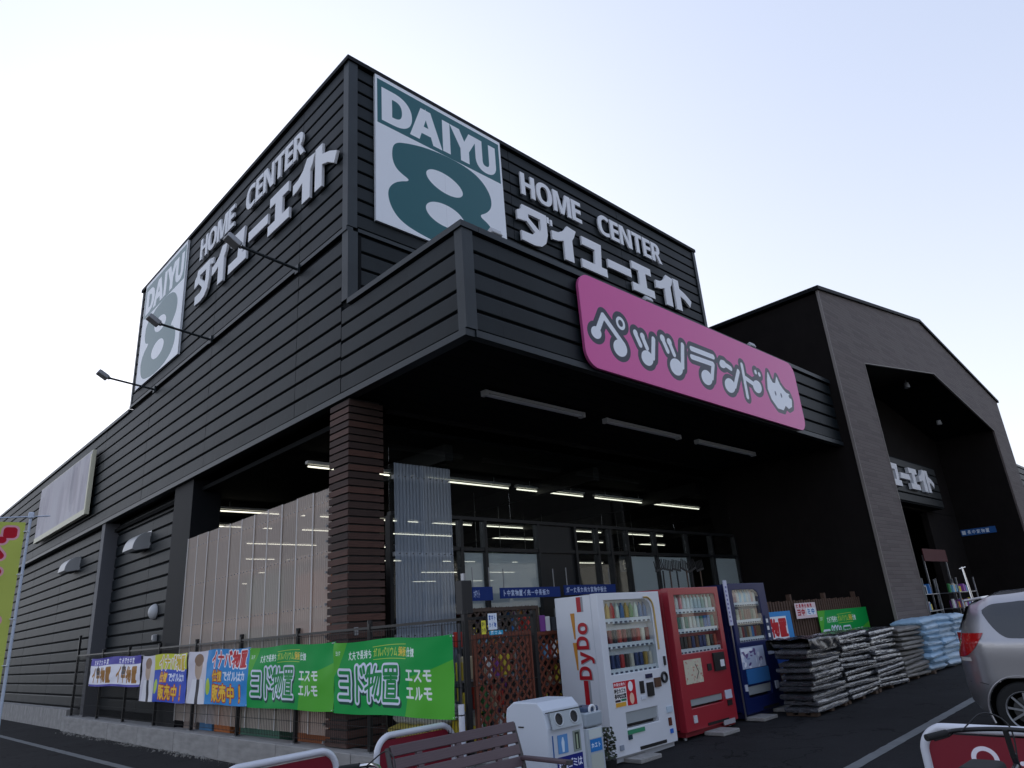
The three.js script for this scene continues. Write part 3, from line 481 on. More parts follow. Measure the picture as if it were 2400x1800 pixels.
// ------------------------------------------------------------ corrugated plastic screens
const corr = (w, h) => cached('corr' + w + h, () => {
  const n = Math.round(w / 0.0105), g = new THREE.PlaneGeometry(w, h, n, 4), p = g.attributes.position;
  for (let i = 0; i < p.count; i++) p.setZ(i, 0.009 * Math.sin((p.getX(i) / w + 0.5) * Math.round(w / 0.063) * 2 * Math.PI));
  g.computeVertexNormals(); return g;
});
const mCorr = [[0.70, 0.57, 0.48], [0.73, 0.60, 0.50], [0.67, 0.55, 0.46]].map((rgb) => M({ rgb, roughness: 0.42, transparent: true, opacity: 0.54, side: THREE.DoubleSide }));
const mCorrClear = [[0.38, 0.45, 0.54], [0.44, 0.50, 0.57]].map((rgb) => M({ rgb, roughness: 0.3, transparent: true, opacity: 0.5, side: THREE.DoubleSide }));
const mRail = M({ rgb: [0.40, 0.27, 0.18], map: woodMap, roughness: 0.8 });
const mTimber = M({ rgb: [0.10, 0.065, 0.045], map: woodMap, roughness: 0.8 });
{
  const t = thing('corrugated_screen', 'long translucent brownish corrugated plastic screen on the left side, behind the banners', 'screen', [5.12, 0.45, -9.02], -Math.PI / 2, 'corrugated plastic screens');
  const n = 11, w = 5.52 / n, H = 3.28;
  for (let k = 0; k < n; k++) {
    mesh('sheet', corr(0.54, H), mCorr[Math.floor(rnd() * 3)], t, [-(k + 0.5) * w, H / 2 + rr(-0.01, 0.01), k % 2 * 0.012]);
    mesh('overlap_strip', corr(0.032, H), M({ rgb: [0.74, 0.70, 0.66], roughness: 0.4, transparent: true, opacity: 0.8, side: THREE.DoubleSide }), t, [-(k + 1) * w + 0.02, H / 2, 0.026]);
  }
  for (const y of [0.5, 1.63, 2.36, 3.08]) {
    bx('rail', -5.52, 0, y - (y === 1.63 ? 0.16 : 0.04), y + 0.04, -0.09, -0.03, mRail, t);
    const b = []; for (let k = 0; k < 44; k++) b.push(new THREE.CylinderGeometry(0.008, 0.008, 0.016, 6).rotateX(Math.PI / 2).translate(-0.06 - k * 0.125, y, 0.032));
    tag(mesh('screw_row', flat(b), mSteel, t), null, null, null, 'stuff');
  }
}
{
  const t = thing('corrugated_screen', 'narrow clear bluish corrugated plastic screen right of the timber pillar', 'screen', [5.98, 0.45, -8.66], 0, 'corrugated plastic screens');
  for (let k = 0; k < 2; k++) mesh('sheet', corr(0.56, 3.66), mCorrClear[k], t, [0.27 + k * 0.52, 1.83, k * 0.012]);
  for (const y of [1.15, 2.30, 3.45]) { bx('rail', 0, 1.06, y - 0.03, y + 0.03, -0.08, -0.03, M({ rgb: [0.45, 0.46, 0.46], roughness: 0.5 }), t); const b = []; for (let k = 0; k < 9; k++) b.push(new THREE.CylinderGeometry(0.009, 0.009, 0.016, 6).rotateX(Math.PI / 2).translate(0.05 + k * 0.12, y, 0.034)); tag(mesh('screw_row', flat(b), mBlack, t), null, null, null, 'stuff'); }
}
// goods stacked behind the long screen
[[-9.7, 2.35, 1.6, '#9a5a34', 'tall brown', 0.6], [-11.35, 2.5, 1.9, '#4f7a66', 'wide green', 1.5], [-12.75, 1.35, 0.9, '#c8743a', 'low orange', 0.5], [-13.4, 1.3, 0.75, '#4f86b4', 'low blue', 0.55], [-14.1, 1.9, 0.8, '#94847a', 'grey-brown', 0.7]].forEach(([z, h, w, c, l, d]) => {
  const t = thing('stacked_cartons', l + ' cartons stacked behind the long corrugated screen', 'cartons', [5.42, 0.26, z], 0, 'cartons behind the screen');
  const m = M({ color: c, roughness: 0.8 }); for (let k = 0; k < 3; k++) mesh('carton', RB(0.34, h / 3 - 0.01, w * 0.72, 0.01), m, t, [rr(-0.03, 0.03), h / 6 + k * h / 3, 0]);
});

// ------------------------------------------------------------ kerb and mesh fence
{
  const t = thing('fence_kerb', 'low weathered concrete kerb under the black mesh fence', 'kerb', [5.05, 0, -6.0]);
  for (let k = 0; k < 8; k++) { const z0 = -15.68 + k * 1.94; mesh('kerb_block', RB(0.3, 0.33, 1.93, 0.012), mConcrete, t, [rr(-0.003, 0.003), 0.165, z0 + 0.97]); }
  mesh('kerb_block', RB(1.05, 0.33, 0.26, 0.012), mConcrete, t, [0.68, 0.165, -0.12]);
}
{ // loose mortar crumbs and grit along the foot of the kerb
  const im = new THREE.InstancedMesh(new THREE.DodecahedronGeometry(0.02), M({ rgb: [0.22, 0.21, 0.19], roughness: 0.95 }), 900), d = new THREE.Object3D();
  for (let i = 0; i < 900; i++) { const z = rr(-21.5, -6), s = rr(0.15, 1) * (noise.noise(z * 0.9, 2, 1) > -0.05 ? 1.2 : 0.35); d.position.set(4.9 - Math.abs(rr(-1, 1) * rr(0, 0.22)), 0.006 * s, z); d.scale.set(s * rr(0.7, 1.6), s * 0.6, s * rr(0.7, 1.6)); d.rotation.set(rnd() * 3, rnd() * 3, rnd() * 3); d.updateMatrix(); im.setMatrixAt(i, d.matrix); }
  im.name = 'kerb_grit'; im.castShadow = im.receiveShadow = true; scene.add(im); tag(im, 'pale grit and crumbs along the foot of the kerb', 'grit', null, 'stuff');
}
const mFence = M({ rgb: [0.014, 0.014, 0.015], roughness: 0.4, metalness: 0.3 });
function meshBay(w, h, step = 0.052) { return cached('bay' + w.toFixed(3) + h, () => { const g = [], n = Math.round(w / step); for (let i = 0; i <= n; i++) g.push(new THREE.BoxGeometry(0.004, h, 0.004).translate(i / n * w, h / 2, 0)); for (const y of [0.02, 0.22, h * 0.5, h - 0.2, h - 0.02]) g.push(new THREE.BoxGeometry(w, 0.006, 0.006).translate(w / 2, y, 0.005)); return flat(g); }); }
{
  const t = thing('mesh_fence', 'black welded mesh fence on the kerb, carrying the advertising banners', 'fence', [5.05, 0.33, -6.05]);
  const zs = [0, -1.85, -3.72, -5.62, -7.5, -9.4, -11.3, -13.2, -15.42];
  zs.forEach((z, i) => {
    const H = i === 8 ? 1.85 : 1.45; mesh('post', BX(0.05, H, 0.05), mFence, t, [0, H / 2, z]); mesh('post_cap', CY(0.035, 0.04, 10), mFence, t, [0, H + 0.02, z]); mesh('base_plate', BX(0.1, 0.012, 0.1), mSteel, t, [0, 0.006, z]);
    if (i < 8) { const L = z - zs[i + 1]; mesh('mesh_panel', meshBay(L, 1.32), mFence, t, [-0.03, 0.06, z], [0, Math.PI / 2, 0]); mesh('top_rail', BX(0.03, 0.03, L - 0.05), mFence, t, [0, 1.40, z - L / 2]); }
  });
  mesh('post', BX(0.05, 1.45, 0.05), mFence, t, [1.09, 0.725, -0.05]);
  mesh('mesh_panel', meshBay(1.06, 1.32), mFence, t, [0.02, 0.06, -0.03]);
  mesh('top_rail', BX(1.04, 0.03, 0.03), mFence, t, [0.55, 1.40, -0.05]);
}
{ // tall box on the corner post
  const t = thing('corner_speaker', 'narrow black box on a tall thin post at the fence corner', 'speaker', [5.2, 0.3, -6.22]);
  mesh('pole', CY(0.022, 1.6, 10), mFence, t, [0, 0.8, 0]); mesh('box', RB(0.15, 0.36, 0.12, 0.01), mBlack, t, [0, 1.66, 0]); mesh('bracket', BX(0.03, 0.08, 0.05), mSteel, t, [0, 1.88, 0]);
}

// ------------------------------------------------------------ banners on the fence
function cloth(w, h, amp, sd) { const g = new THREE.PlaneGeometry(w, h, 28, 12), p = g.attributes.position; for (let i = 0; i < p.count; i++) { const u = p.getX(i) / w + 0.5, v = p.getY(i) / h + 0.5; p.setZ(i, amp * (noise.noise(u * 3.2, v * 1.6, sd) + 0.5 * noise.noise(u * 8, v * 4, sd + 5)) + amp * 0.8 * Math.sin(u * 9 + sd) * (0.4 + 0.6 * v)); p.setY(i, p.getY(i) - 0.012 * Math.sin(Math.PI * u * 3) * (v > 0.5 ? 1 : 0.6)); } g.computeVertexNormals(); return g; }
const greenTex = canvasTex(1024, 360, (x, w, h) => {
  x.fillStyle = '#12a049'; x.fillRect(0, 0, w, h); x.fillStyle = '#57b438'; x.beginPath(); x.moveTo(0, 0); x.lineTo(140, 0); x.lineTo(60, h * 0.34); x.lineTo(0, h * 0.5); x.fill(); x.beginPath(); x.moveTo(650, h); x.lineTo(700, h * 0.5); x.lineTo(w, h * 0.3); x.lineTo(w, h); x.fill();
  glyphs(x, 'ヨド', 24, 44, 22, 24, 4, '#dff0e4', 25);
  glyphs(x, '丈夫で長持ち', 150, 44, 32, 46, 5, '#f4f8f4', 34); glyphs(x, 'ガルバリウム', 368, 44, 34, 44, 5, '#cfe05a', 37); glyphs(x, '鋼板', 596, 42, 36, 46, 5, '#f0c94a', 38); glyphs(x, '仕様', 676, 44, 32, 46, 5, '#f4f8f4', 34);
  x.strokeStyle = '#cfe05a'; x.lineWidth = 3; x.beginPath(); x.moveTo(366, 98); x.lineTo(668, 98); x.moveTo(366, 36); x.lineTo(668, 30); x.stroke();
  const big = (lw, c, o = 0) => { glyphs(x, 'ヨ', 40 + o, 128 + o, 140, 170, lw, c); glyphs(x, 'ド', 176 + o, 120 + o, 130, 182, lw, c); glyphs(x, '物', 296 + o, 120 + o, 150, 182, lw * 0.86, c); glyphs(x, '置', 442 + o, 124 + o, 160, 178, lw * 0.86, c); };
  big(50, '#0b4a3c', 12); big(46, '#dfe4f2'); big(19, '#0f8a45');
  for (const [s, y] of [['エスモ', 142], ['エルモ', 222]]) glyphs(x, s, 662, y, 62, 62, 11, '#eef4ee', 72);
});
const shedTex = (sky, box, title, tcol) => canvasTex(768, 280, (x, w, h) => {
  x.fillStyle = sky; x.fillRect(0, 0, w, h); x.fillStyle = '#d9d4dc'; x.fillRect(0, 0, 250, h);
  // a printed figure in a dark suit, only soft patches of colour
  x.fillStyle = '#b9a08c'; x.beginPath(); x.ellipse(130, 90, 52, 62, 0, 0, 7); x.fill(); x.fillStyle = '#8c6f5a'; x.beginPath(); x.ellipse(130, 46, 56, 34, 0, 0, 7); x.fill(); x.fillStyle = '#e8e6ea'; x.beginPath(); x.moveTo(20, h); x.lineTo(60, 150); x.lineTo(200, 150); x.lineTo(245, h); x.fill(); x.fillStyle = '#2c2a33'; x.fillRect(108, 150, 46, 130);
  x.fillStyle = box; x.fillRect(252, sky === '#3fa2dc' ? 0 : 92, w - 252, h);
  glyphs(x, 'イナバ物置', 330, 10, 76, 84, 26, '#f4eef4', 82); glyphs(x, 'イナバ物置', 330, 10, 76, 84, 12, tcol, 82);
  glyphs(x, '仕様', 352, 108, 54, 58, 18, '#b02a20', 56); glyphs(x, '仕様', 352, 108, 54, 58, 8, '#f6c53a', 56); glyphs(x, 'でガルはカ', 478, 112, 48, 50, 8, '#e6ecfa', 50);
  glyphs(x, '販売中', 350, 180, 84, 86, 24, '#b8352a', 92); glyphs(x, '販売中', 350, 180, 84, 86, 12, '#f8c83c', 92); glyphs(x, '!', 640, 180, 60, 86, 24, '#b8352a'); glyphs(x, '!', 640, 180, 60, 86, 12, '#f8c83c');
  x.fillStyle = '#b9d24a'; x.beginPath(); x.ellipse(290, 190, 30, 44, 0.2, 0, 7); x.fill();
});
const purpleTex = canvasTex(768, 128, (x, w, h) => { x.fillStyle = '#eceaf2'; x.fillRect(0, 0, w, h); x.fillStyle = '#4a43a8'; x.fillRect(0, 0, w, 34); x.fillRect(0, h - 9, w, 9); for (const o of [30, 410]) { glyphs(x, '丈夫でカ中家', o + 30, 6, 30, 26, 4, '#f2f2fa', 42); glyphs(x, 'イ中物置', o + 10, 44, 70, 66, 13, '#a06a18', 78); glyphs(x, '中', o + 88, 38, 60, 50, 14, '#3a2e2c'); } });
const banner = (tex, z0, z1, y0, y1, label, sd) => { const t = thing('fence_banner', label, 'banner', [4.955, y0, (z0 + z1) / 2], -Math.PI / 2, 'advertising banners on the fence'); mesh('printed_cloth', cloth(z1 - z0, y1 - y0, 0.026, sd), print(tex, { roughness: 0.5, side: THREE.DoubleSide }), t, [0, (y1 - y0) / 2, 0]); for (const k of [-1, 1]) for (const v of [0.02, 0.98]) mesh('eyelet_tie', CY(0.006, 0.05, 6), mWhite, t, [k * (z1 - z0) * 0.49, v * (y1 - y0), -0.02], [Math.PI / 2, 0, 0]); };
banner(greenTex, -8.58, -6.16, 0.755, 1.585, 'green shed advert banner nearest the fence corner', 1);
banner(greenTex, -11.12, -8.62, 0.765, 1.60, 'green shed advert banner next to the bright blue one', 2);
banner(shedTex('#3fa2dc', '#2a8fd4', 0, '#c8242c'), -13.62, -11.15, 0.775, 1.615, 'bright blue banner with red lettering and a man in a suit', 3);
banner(shedTex('#d6d83a', '#2c4fc0', 0, '#d8b81e'), -16.14, -13.66, 0.77, 1.605, 'yellow and blue banner with a man in a suit', 4);
banner(purpleTex, -19.87, -16.17, 1.03, 1.63, 'small purple and white banner at the far end of the fence', 5);

// ------------------------------------------------------------ yard behind the fence
const mLat = M({ rgb: [0.20, 0.055, 0.028], map: woodMap, roughness: 0.75 }), mLatDark = M({ rgb: [0.075, 0.050, 0.036], map: woodMap, roughness: 0.8 });
bx('yard_slab', 5.22, 16.15, 0, 0.26, -8.9, -6.25, mConcrete); scene.children[scene.children.length - 1].userData.kind = 'structure';
function lattice(name, label, x, y, z, w, h, mat) {
  const t = thing(name, label, 'lattice panel', [x, y, z], 0, 'lattice garden panels'), f = 0.045;
  bx('frame_post', 0, f, 0, h, -0.02, 0.02, mat, t); bx('frame_post', w - f, w, 0, h, -0.02, 0.02, mat, t); bx('frame_rail', f, w - f, 0, f, -0.02, 0.02, mat, t); bx('frame_rail', f, w - f, h - f, h, -0.02, 0.02, mat, t);
  const step = 0.125, s = Math.SQRT1_2;
  for (const dir of [-1, 1]) for (let c = -h; c < w + h; c += step) {
    // slat on the line x = c + dir*(y) clipped to the frame
    let x0, y0, x1, y1; const at = (yy) => dir > 0 ? c + yy : c + h - yy;
    let ya = 0, yb = h; const cl = (lo, hi) => { const a = dir > 0 ? lo - c : c + h - hi, b = dir > 0 ? hi - c : c + h - lo; ya = Math.max(ya, a); yb = Math.min(yb, b); };
    cl(0.01, w - 0.01); if (yb - ya < 0.08) continue; x0 = at(ya); y0 = ya; x1 = at(yb); y1 = yb;
    const L = Math.hypot(x1 - x0, y1 - y0), m = mesh('lattice_slat', BX(Math.round(L * 50) / 50, 0.03, 0.007), mat, t, [(x0 + x1) / 2, (y0 + y1) / 2, dir * 0.0045]); m.rotation.z = Math.atan2(y1 - y0, x1 - x0);
  }
}
lattice('garden_lattice', 'reddish brown diamond lattice panel left of the white vending machine', 5.53, 0.27, -6.5, 0.96, 1.29, mLat);
lattice('garden_lattice', 'dark brown lattice panel half hidden behind the white vending machine', 6.62, 0.27, -6.72, 0.9, 1.26, mLat);
lattice('garden_lattice', 'weathered grey-brown lattice standing at the back near the shop window', 6.15, 0.7, -7.3, 1.3, 1.18, mLatDark);
// blue hanging strip signs over the yard racks
const stripTex = (s) => canvasTex(768, 96, (x, w, h) => { x.fillStyle = '#1d3576'; x.fillRect(0, 0, w, h); glyphs(x, s, 26, 20, 44, 56, 6, '#c9d6ee', 50); });
[[7.02, 7.42, 2.02, 2.22, 'カ中でイト', 'short blue strip sign left over the yard racks'], [7.58, 8.94, 2.04, 2.2, 'ト中家物置イ売ー中長板カ', 'long blue strip sign in the middle over the yard racks'], [9.05, 10.43, 2.06, 2.22, 'ガー丈長カ持カ家物中板仕', 'long blue strip sign right over the yard racks']].forEach(([a, b, c, d, s, l]) => {
  const t = thing('strip_sign', l, 'sign', [(a + b) / 2, c, -8.2], 0, 'blue strip signs'); mesh('board', sheet(b - a, d - c, 0.02), print(stripTex(s)), t, [0, (d - c) / 2, 0]); for (const k of [-1, 1]) mesh('hanger', BX(0.012, 0.3, 0.012), mSteel, t, [k * (b - a) * 0.42, d - c + 0.14, -0.02]);
});
// racks with bottles and packs below the strip signs
const goods = ['#2c6fb0', '#d9c23a', '#c23a2c', '#e6e6e2', '#3c8a4a', '#8a4a9a', '#d98a2c', '#30343a', '#7fb4d0', '#b8a888'].map((c) => M({ color: c, roughness: 0.45 }));
function rack(name, label, x, y, z, w, h, d, turn, n, group) {
  const t = thing(name, label, 'rack', [x, y, z], turn, group);
  for (const a of [-1, 1]) for (const b of [-1, 1]) mesh('upright', BX(0.03, h, 0.03), mSteel, t, [a * (w / 2 - 0.015), h / 2, b * (d / 2 - 0.015)]);
  for (let k = 0; k < n; k++) { const yy = 0.12 + k * (h - 0.1) / n; mesh('shelf', BX(w - 0.01, 0.02, d - 0.01), mSteel, t, [0, yy, 0]); let xx = -w / 2 + 0.05; while (xx < w / 2 - 0.12) { const ww = rr(0.07, 0.16), hh = rr(0.14, 0.26); mesh('pack', rnd() > 0.5 ? RB(Math.round(ww * 50) / 50, Math.round(hh * 50) / 50, 0.14, 0.01) : CY(0.045, Math.round(hh * 50) / 50, 10), pick(goods), t, [xx + ww / 2, yy + 0.012 + Math.round(hh * 50) / 100, rr(0, 0.08)]); xx += ww + 0.015; } }
}
rack('yard_rack', 'metal rack of bottles under the left blue strip sign', 6.95, 0.26, -8.0, 1.1, 1.45, 0.4, 0, 4, 'racks in the yard');
rack('yard_rack', 'metal rack of packs under the middle blue strip sign', 8.25, 0.26, -8.1, 1.3, 1.6, 0.4, 0, 4, 'racks in the yard');
rack('yard_rack', 'metal rack of packs under the right blue strip sign', 9.75, 0.26, -8.1, 1.3, 1.6, 0.4, 0, 4, 'racks in the yard');
rack('yard_rack', 'low rack of coloured goods close behind the red lattice', 6.05, 0.26, -7.0, 0.95, 1.1, 0.35, 0, 3, 'racks in the yard');
rack('shop_shelf', 'tall shop shelf seen through the window, nearest the glass', 12.5, 0.26, -11.5, 3, 1.9, 0.6, 0, 5, 'shelves inside the shop');
rack('shop_shelf', 'tall shop shelf deep inside the shop behind the first one', 15.5, 0.26, -15, 3, 1.9, 0.6, 0, 5, 'shelves inside the shop');
// boards hanging over the aisles
[[11.2, -12.4, '#3f4a3c', '家物', 'dark green hanging aisle board nearest the shop window'], [14.6, -14.2, '#6f6a4c', 'カー', 'olive hanging aisle board in the middle of the shop'], [17.6, -13.2, '#59606a', '仕様', 'grey hanging aisle board right in the shop']].forEach(([x, z, c, s, l]) => {
  const t = thing('aisle_board', l, 'sign', [x, 2.95, z], 0, 'aisle boards inside the shop'); mesh('board', sheet(0.9, 0.45, 0.02), print(canvasTex(128, 64, (q, w, h) => { q.fillStyle = c; q.fillRect(0, 0, w, h); glyphs(q, s, 16, 12, 42, 42, 5, '#d8d6c8', 50); })), t, [0, 0.22, 0]); for (const k of [-1, 1]) mesh('hanger', BX(0.01, 1.3, 0.01), mSteel, t, [k * 0.38, 1.1, -0.01]);
});
// notice cards by the corner post
[[5.34, 1.60, 0.13, 0.17, '#dfe6ee', '#2b57a6', 'white and blue notice card at the fence corner'], [5.34, 1.545, 0.2, 0.045, '#2f9ac0', '#e8f4fa', 'narrow turquoise notice card below the white one at the fence corner'], [5.22, 1.56, 0.06, 0.14, '#e2d84a', '#333', 'small yellow notice card on the fence corner post']].forEach(([x, y, w, h, a, b, l], i) => {
  const tex = canvasTex(192, 128, (c, W, H) => { c.fillStyle = a; c.fillRect(0, 0, W, H); glyphs(c, '家中ト', 16, 14, 44, 40, 6, b, 54); glyphs(c, 'カイ物', 16, 70, 44, 40, 6, b, 54); });
  tag(mesh('notice_card', sheet(w, h, 0.004), print(tex), null, [x + w / 2, y + h / 2, -6.0 + i * 0.012]), l, 'notice', 'notice cards at the fence corner');
});
// bags stored behind the fence
const mSack = M({ rgb: [0.62, 0.62, 0.58], roughness: 0.5, bumpMap: wrinkle, bumpScale: 0.01 });
// brooms and rakes standing behind the red machine
for (let k = 0; k < 6; k++) {
  const x = 10.6 + k * 0.26, t = thing('garden_tool', ['steel rake', 'bamboo broom', 'bent hoe', 'wide rake', 'long fork', 'grass rake'][k] + ' standing upside down behind the red vending machine', 'tool', [x, 0.26, -7.3], 0, 'garden tools on display');
  mesh('handle', rod([0, 0, 0], [rr(-0.1, 0.1), 2.1, rr(-0.05, 0.05)], 0.014, 8), k % 2 ? mTimber : mBlack, t); const h = mesh('head', BX(0.26, 0.03, 0.02), mBlack, t, [0, 2.12, 0], [0, 0, rr(-0.4, 0.4)]); for (let j = 0; j < 6; j++) mesh('tine', BX(0.012, 0.16, 0.012), mBlack, h, [-0.12 + j * 0.048, 0.09, 0]);
}
// picket fence and posters between the blue machine and the portal
{
  const t = thing('picket_fence', 'dark brown picket fence behind the stacked bags', 'fence', [11.5, 0.2, -6.12]), m = M({ rgb: [0.10, 0.055, 0.036], map: woodMap, roughness: 0.8 });
  for (let k = 0; k < 44; k++) mesh('picket', BX(0.062, 1.48 + (k % 3) * 0.012, 0.016), m, t, [0.05 + k * 0.104, 0.76, 0]);
  for (const y of [0.3, 1.28]) bx('rail', 0, 4.6, y - 0.035, y + 0.035, -0.06, -0.009, m, t);
  for (let k = 0; k < 4; k++) bx('post', k * 1.5, k * 1.5 + 0.07, 0, 1.62, -0.14, -0.065, m, t);
}
{
  const poster = (tex, x, y, w, h, l) => tag(mesh('poster', sheet(w, h, 0.006), print(tex), null, [x + w / 2, y + h / 2, -6.06]), l, 'poster', 'posters on the picket fence');
  poster(greenTex, 13.75, 0.55, 2.4, 0.94, 'green shed advert banner on the picket fence, half hidden by bags');
  poster(canvasTex(256, 288, (x, w, h) => { x.fillStyle = '#3f8fd0'; x.fillRect(0, 0, w, h); x.fillStyle = '#eceef2'; x.fillRect(8, 28, 190, 130); glyphs(x, '物置', 14, 40, 88, 104, 17, '#c4202c', 92); x.fillStyle = '#2a55a8'; x.fillRect(0, 170, w, 118); glyphs(x, '中家カ', 20, 190, 60, 60, 8, '#e8eefa', 70); }), 11.75, 0.72, 0.88, 0.82, 'blue and white poster with red characters beside the blue vending machine');
  poster(canvasTex(256, 96, (x, w, h) => { x.fillStyle = '#e6cfd0'; x.fillRect(0, 0, w, h); glyphs(x, '丈長持仕板売', 12, 6, 26, 24, 4, '#b02030', 34); glyphs(x, 'ヨ中', 16, 38, 44, 40, 8, '#b02030', 50); x.fillStyle = '#e8f0f6'; x.fillRect(130, 34, 116, 44); glyphs(x, 'ミ中', 140, 38, 40, 36, 6, '#2a6ab0', 50); }), 12.86, 1.385, 0.86, 0.27, 'pale pink price poster high on the picket fence');
}
// ------------------------------------------------------------ vending machines
const canGeo = cached('can', () => new THREE.LatheGeometry([[0, 0], [0.024, 0], [0.027, 0.006], [0.027, 0.098], [0.023, 0.108], [0, 0.108]].map((p) => new THREE.Vector2(...p)), 10));
const petGeo = cached('pet', () => new THREE.LatheGeometry([[0, 0], [0.028, 0], [0.030, 0.01], [0.030, 0.10], [0.026, 0.125], [0.012, 0.15], [0.012, 0.17], [0, 0.17]].map((p) => new THREE.Vector2(...p)), 10));
function vending(o) {
  const { x0, x1, y0, H, body, label, name } = o, W = x1 - x0, D = 0.74, t = thing(name, label, 'vending machine', [(x0 + x1) / 2, y0, ZC - D / 2]);
  const zf = D / 2, mb = M({ rgb: body, roughness: 0.32, clearcoat: o.gloss ?? 0.5, clearcoatRoughness: 0.15, specularIntensity: o.gloss !== undefined ? 0.4 : 1 });
  // cabinet: carcass behind, door in front with an opening for the display
  const wx0 = o.win[0] - (x0 + x1) / 2, wx1 = o.win[1] - (x0 + x1) / 2, wy0 = o.win[2] - y0, wy1 = o.win[3] - y0;
  mesh('cabinet', RB(W, H - 0.08, D - 0.13, 0.012), mb, t, [0, H / 2 + 0.04, -0.065]);
  const s = new THREE.Shape([[-W / 2, 0.07], [W / 2, 0.07], [W / 2, H], [-W / 2, H]].map((p) => new THREE.Vector2(...p)));
  const cut = (a, b, c, d, r) => { const p = new THREE.Path(); p.moveTo(a, c); p.lineTo(a, d); if (r) { p.lineTo(b - r, d); p.quadraticCurveTo(b, d, b, d - r); } else p.lineTo(b, d); p.lineTo(b, c); p.lineTo(a, c); return p; };
  const fl = o.flap.map((v, i) => i < 2 ? v - (x0 + x1) / 2 : v - y0);
  s.holes.push(cut(wx0, wx1, wy0, wy1, o.round ? 0.2 : 0.06), cut(fl[0], fl[1], fl[2], fl[3]));
  mesh('door', new THREE.ExtrudeGeometry(s, { depth: 0.1, bevelEnabled: true, bevelSize: 0.006, bevelThickness: 0.006, bevelSegments: 2, curveSegments: 8 }), mb, t, [0, 0, zf - 0.118]);
  bx('base', -W / 2 + 0.02, W / 2 - 0.02, 0.0, 0.068, -D / 2 + 0.02, zf - 0.06, M({ rgb: body.map((v) => v * 0.55), roughness: 0.6 }), t);
  mesh('kick_plate', BX(W * 0.42, 0.035, 0.006), mBlack, t, [W * 0.1, 0.10, zf - 0.006]);
  for (const k of [-1, 1]) for (const q of [-1, 1]) mesh('foot', CY(0.03, 0.04, 10), mSteel, t, [k * (W / 2 - 0.08), -0.018, q * (D / 2 - 0.12)]);
  // display: back panel, three shelves, drinks, price strips
  const zb = zf - 0.14;
  bx('display_back', wx0 - 0.02, wx1 + 0.02, wy0 - 0.02, wy1 + 0.02, zb - 0.012, zb, M({ color: o.back, roughness: 0.6 }), t);
  const rows = 3, rh = (wy1 - wy0) / rows;
  for (let r = 0; r < rows; r++) {
    const yb = wy0 + r * rh, st = bx('price_strip', wx0 + 0.005, wx1 - 0.005, yb + 0.004, yb + 0.066, zb + 0.075, zb + 0.09, mWhite, t), b = [];
    const n = o.per; for (let k = 0; k < n; k++) { const xx = wx0 + (k + 0.6) * (wx1 - wx0 - 0.02) / n; b.push(new THREE.BoxGeometry(0.045, 0.02, 0.01).translate(xx - st.position.x, -0.016, 0.010)); }
    tag(mesh('button_row', flat(b), M({ rgb: [0.03, 0.04, 0.09], roughness: 0.3 }), st), null, null, null, 'stuff');
    bx('shelf', wx0, wx1, yb + 0.05, yb + 0.064, zb + 0.001, zb + 0.074, mWhite, t);
    if (o.cards) for (const [a, bb, c] of o.cards[r] || []) bx('advert_card', wx0 + a * (wx1 - wx0), wx0 + bb * (wx1 - wx0) - 0.004, yb + 0.07, yb + rh - 0.01, zb + 0.002, zb + 0.006, M({ color: c, roughness: 0.5 }), t);
    for (let k = 0; k < n; k++) mesh('drink', r === 2 ? petGeo : canGeo, M2(pick(o.pal[r])), t, [wx0 + (k + 0.6) * (wx1 - wx0 - 0.02) / n, yb + 0.066, zb + 0.042]).scale.set(1.14, r === 2 ? 1.1 : 1.45, 1.1);
  }
  bx('display_glass', wx0 + 0.001, wx1 - 0.001, wy0 + 0.001, wy1 - 0.001, zf - 0.022, zf - 0.018, mGlass, t);
  // delivery flap in its recess
  bx('flap_recess', fl[0] - 0.01, fl[1] + 0.01, fl[2] - 0.01, fl[3] + 0.01, zf - 0.118, zf - 0.108, mBlack, t);
  const f = mesh('delivery_flap', BX(fl[1] - fl[0] - 0.01, (fl[3] - fl[2]) * 0.72, 0.006), M({ rgb: [0.40, 0.43, 0.44], roughness: 0.2, clearcoat: 0.6 }), t, [(fl[0] + fl[1]) / 2, fl[3] - (fl[3] - fl[2]) * 0.37, zf - 0.035], [0.12, 0, 0]);
  return { t, zf, lx: (x) => x - (x0 + x1) / 2, ly: (y) => y - y0, W, D };
}
const m2c = new Map(); const M2 = (c) => { if (!m2c.has(c)) m2c.set(c, M({ color: c, roughness: 0.35, metalness: 0.1 })); return m2c.get(c); };
const put = (v, name, x0, x1, y0, y1, mat, d = 0.006) => bx(name, v.lx(x0), v.lx(x1), v.ly(y0), v.ly(y1), v.zf - 0.011, v.zf - 0.005 + d, mat, v.t);
const decal = (v, name, x0, x1, y0, y1, tex) => mesh(name, sheet(x1 - x0, y1 - y0, 0.004), print(tex), v.t, [v.lx((x0 + x1) / 2), v.ly((y0 + y1) / 2), v.zf - 0.009]);
const P1 = ['#d8e4d2', '#4b8a4a', '#c9a24a', '#c23c38', '#e6e2d6', '#6a4a32', '#3a6a9a'], P2 = ['#1d2433', '#7d1f24', '#b03a32', '#d8b04a', '#e2dcc8', '#38302c'], P3 = ['#3a3430', '#a8863a', '#5a4a3c', '#c8bfae', '#2c3c68', '#b02c2c'];
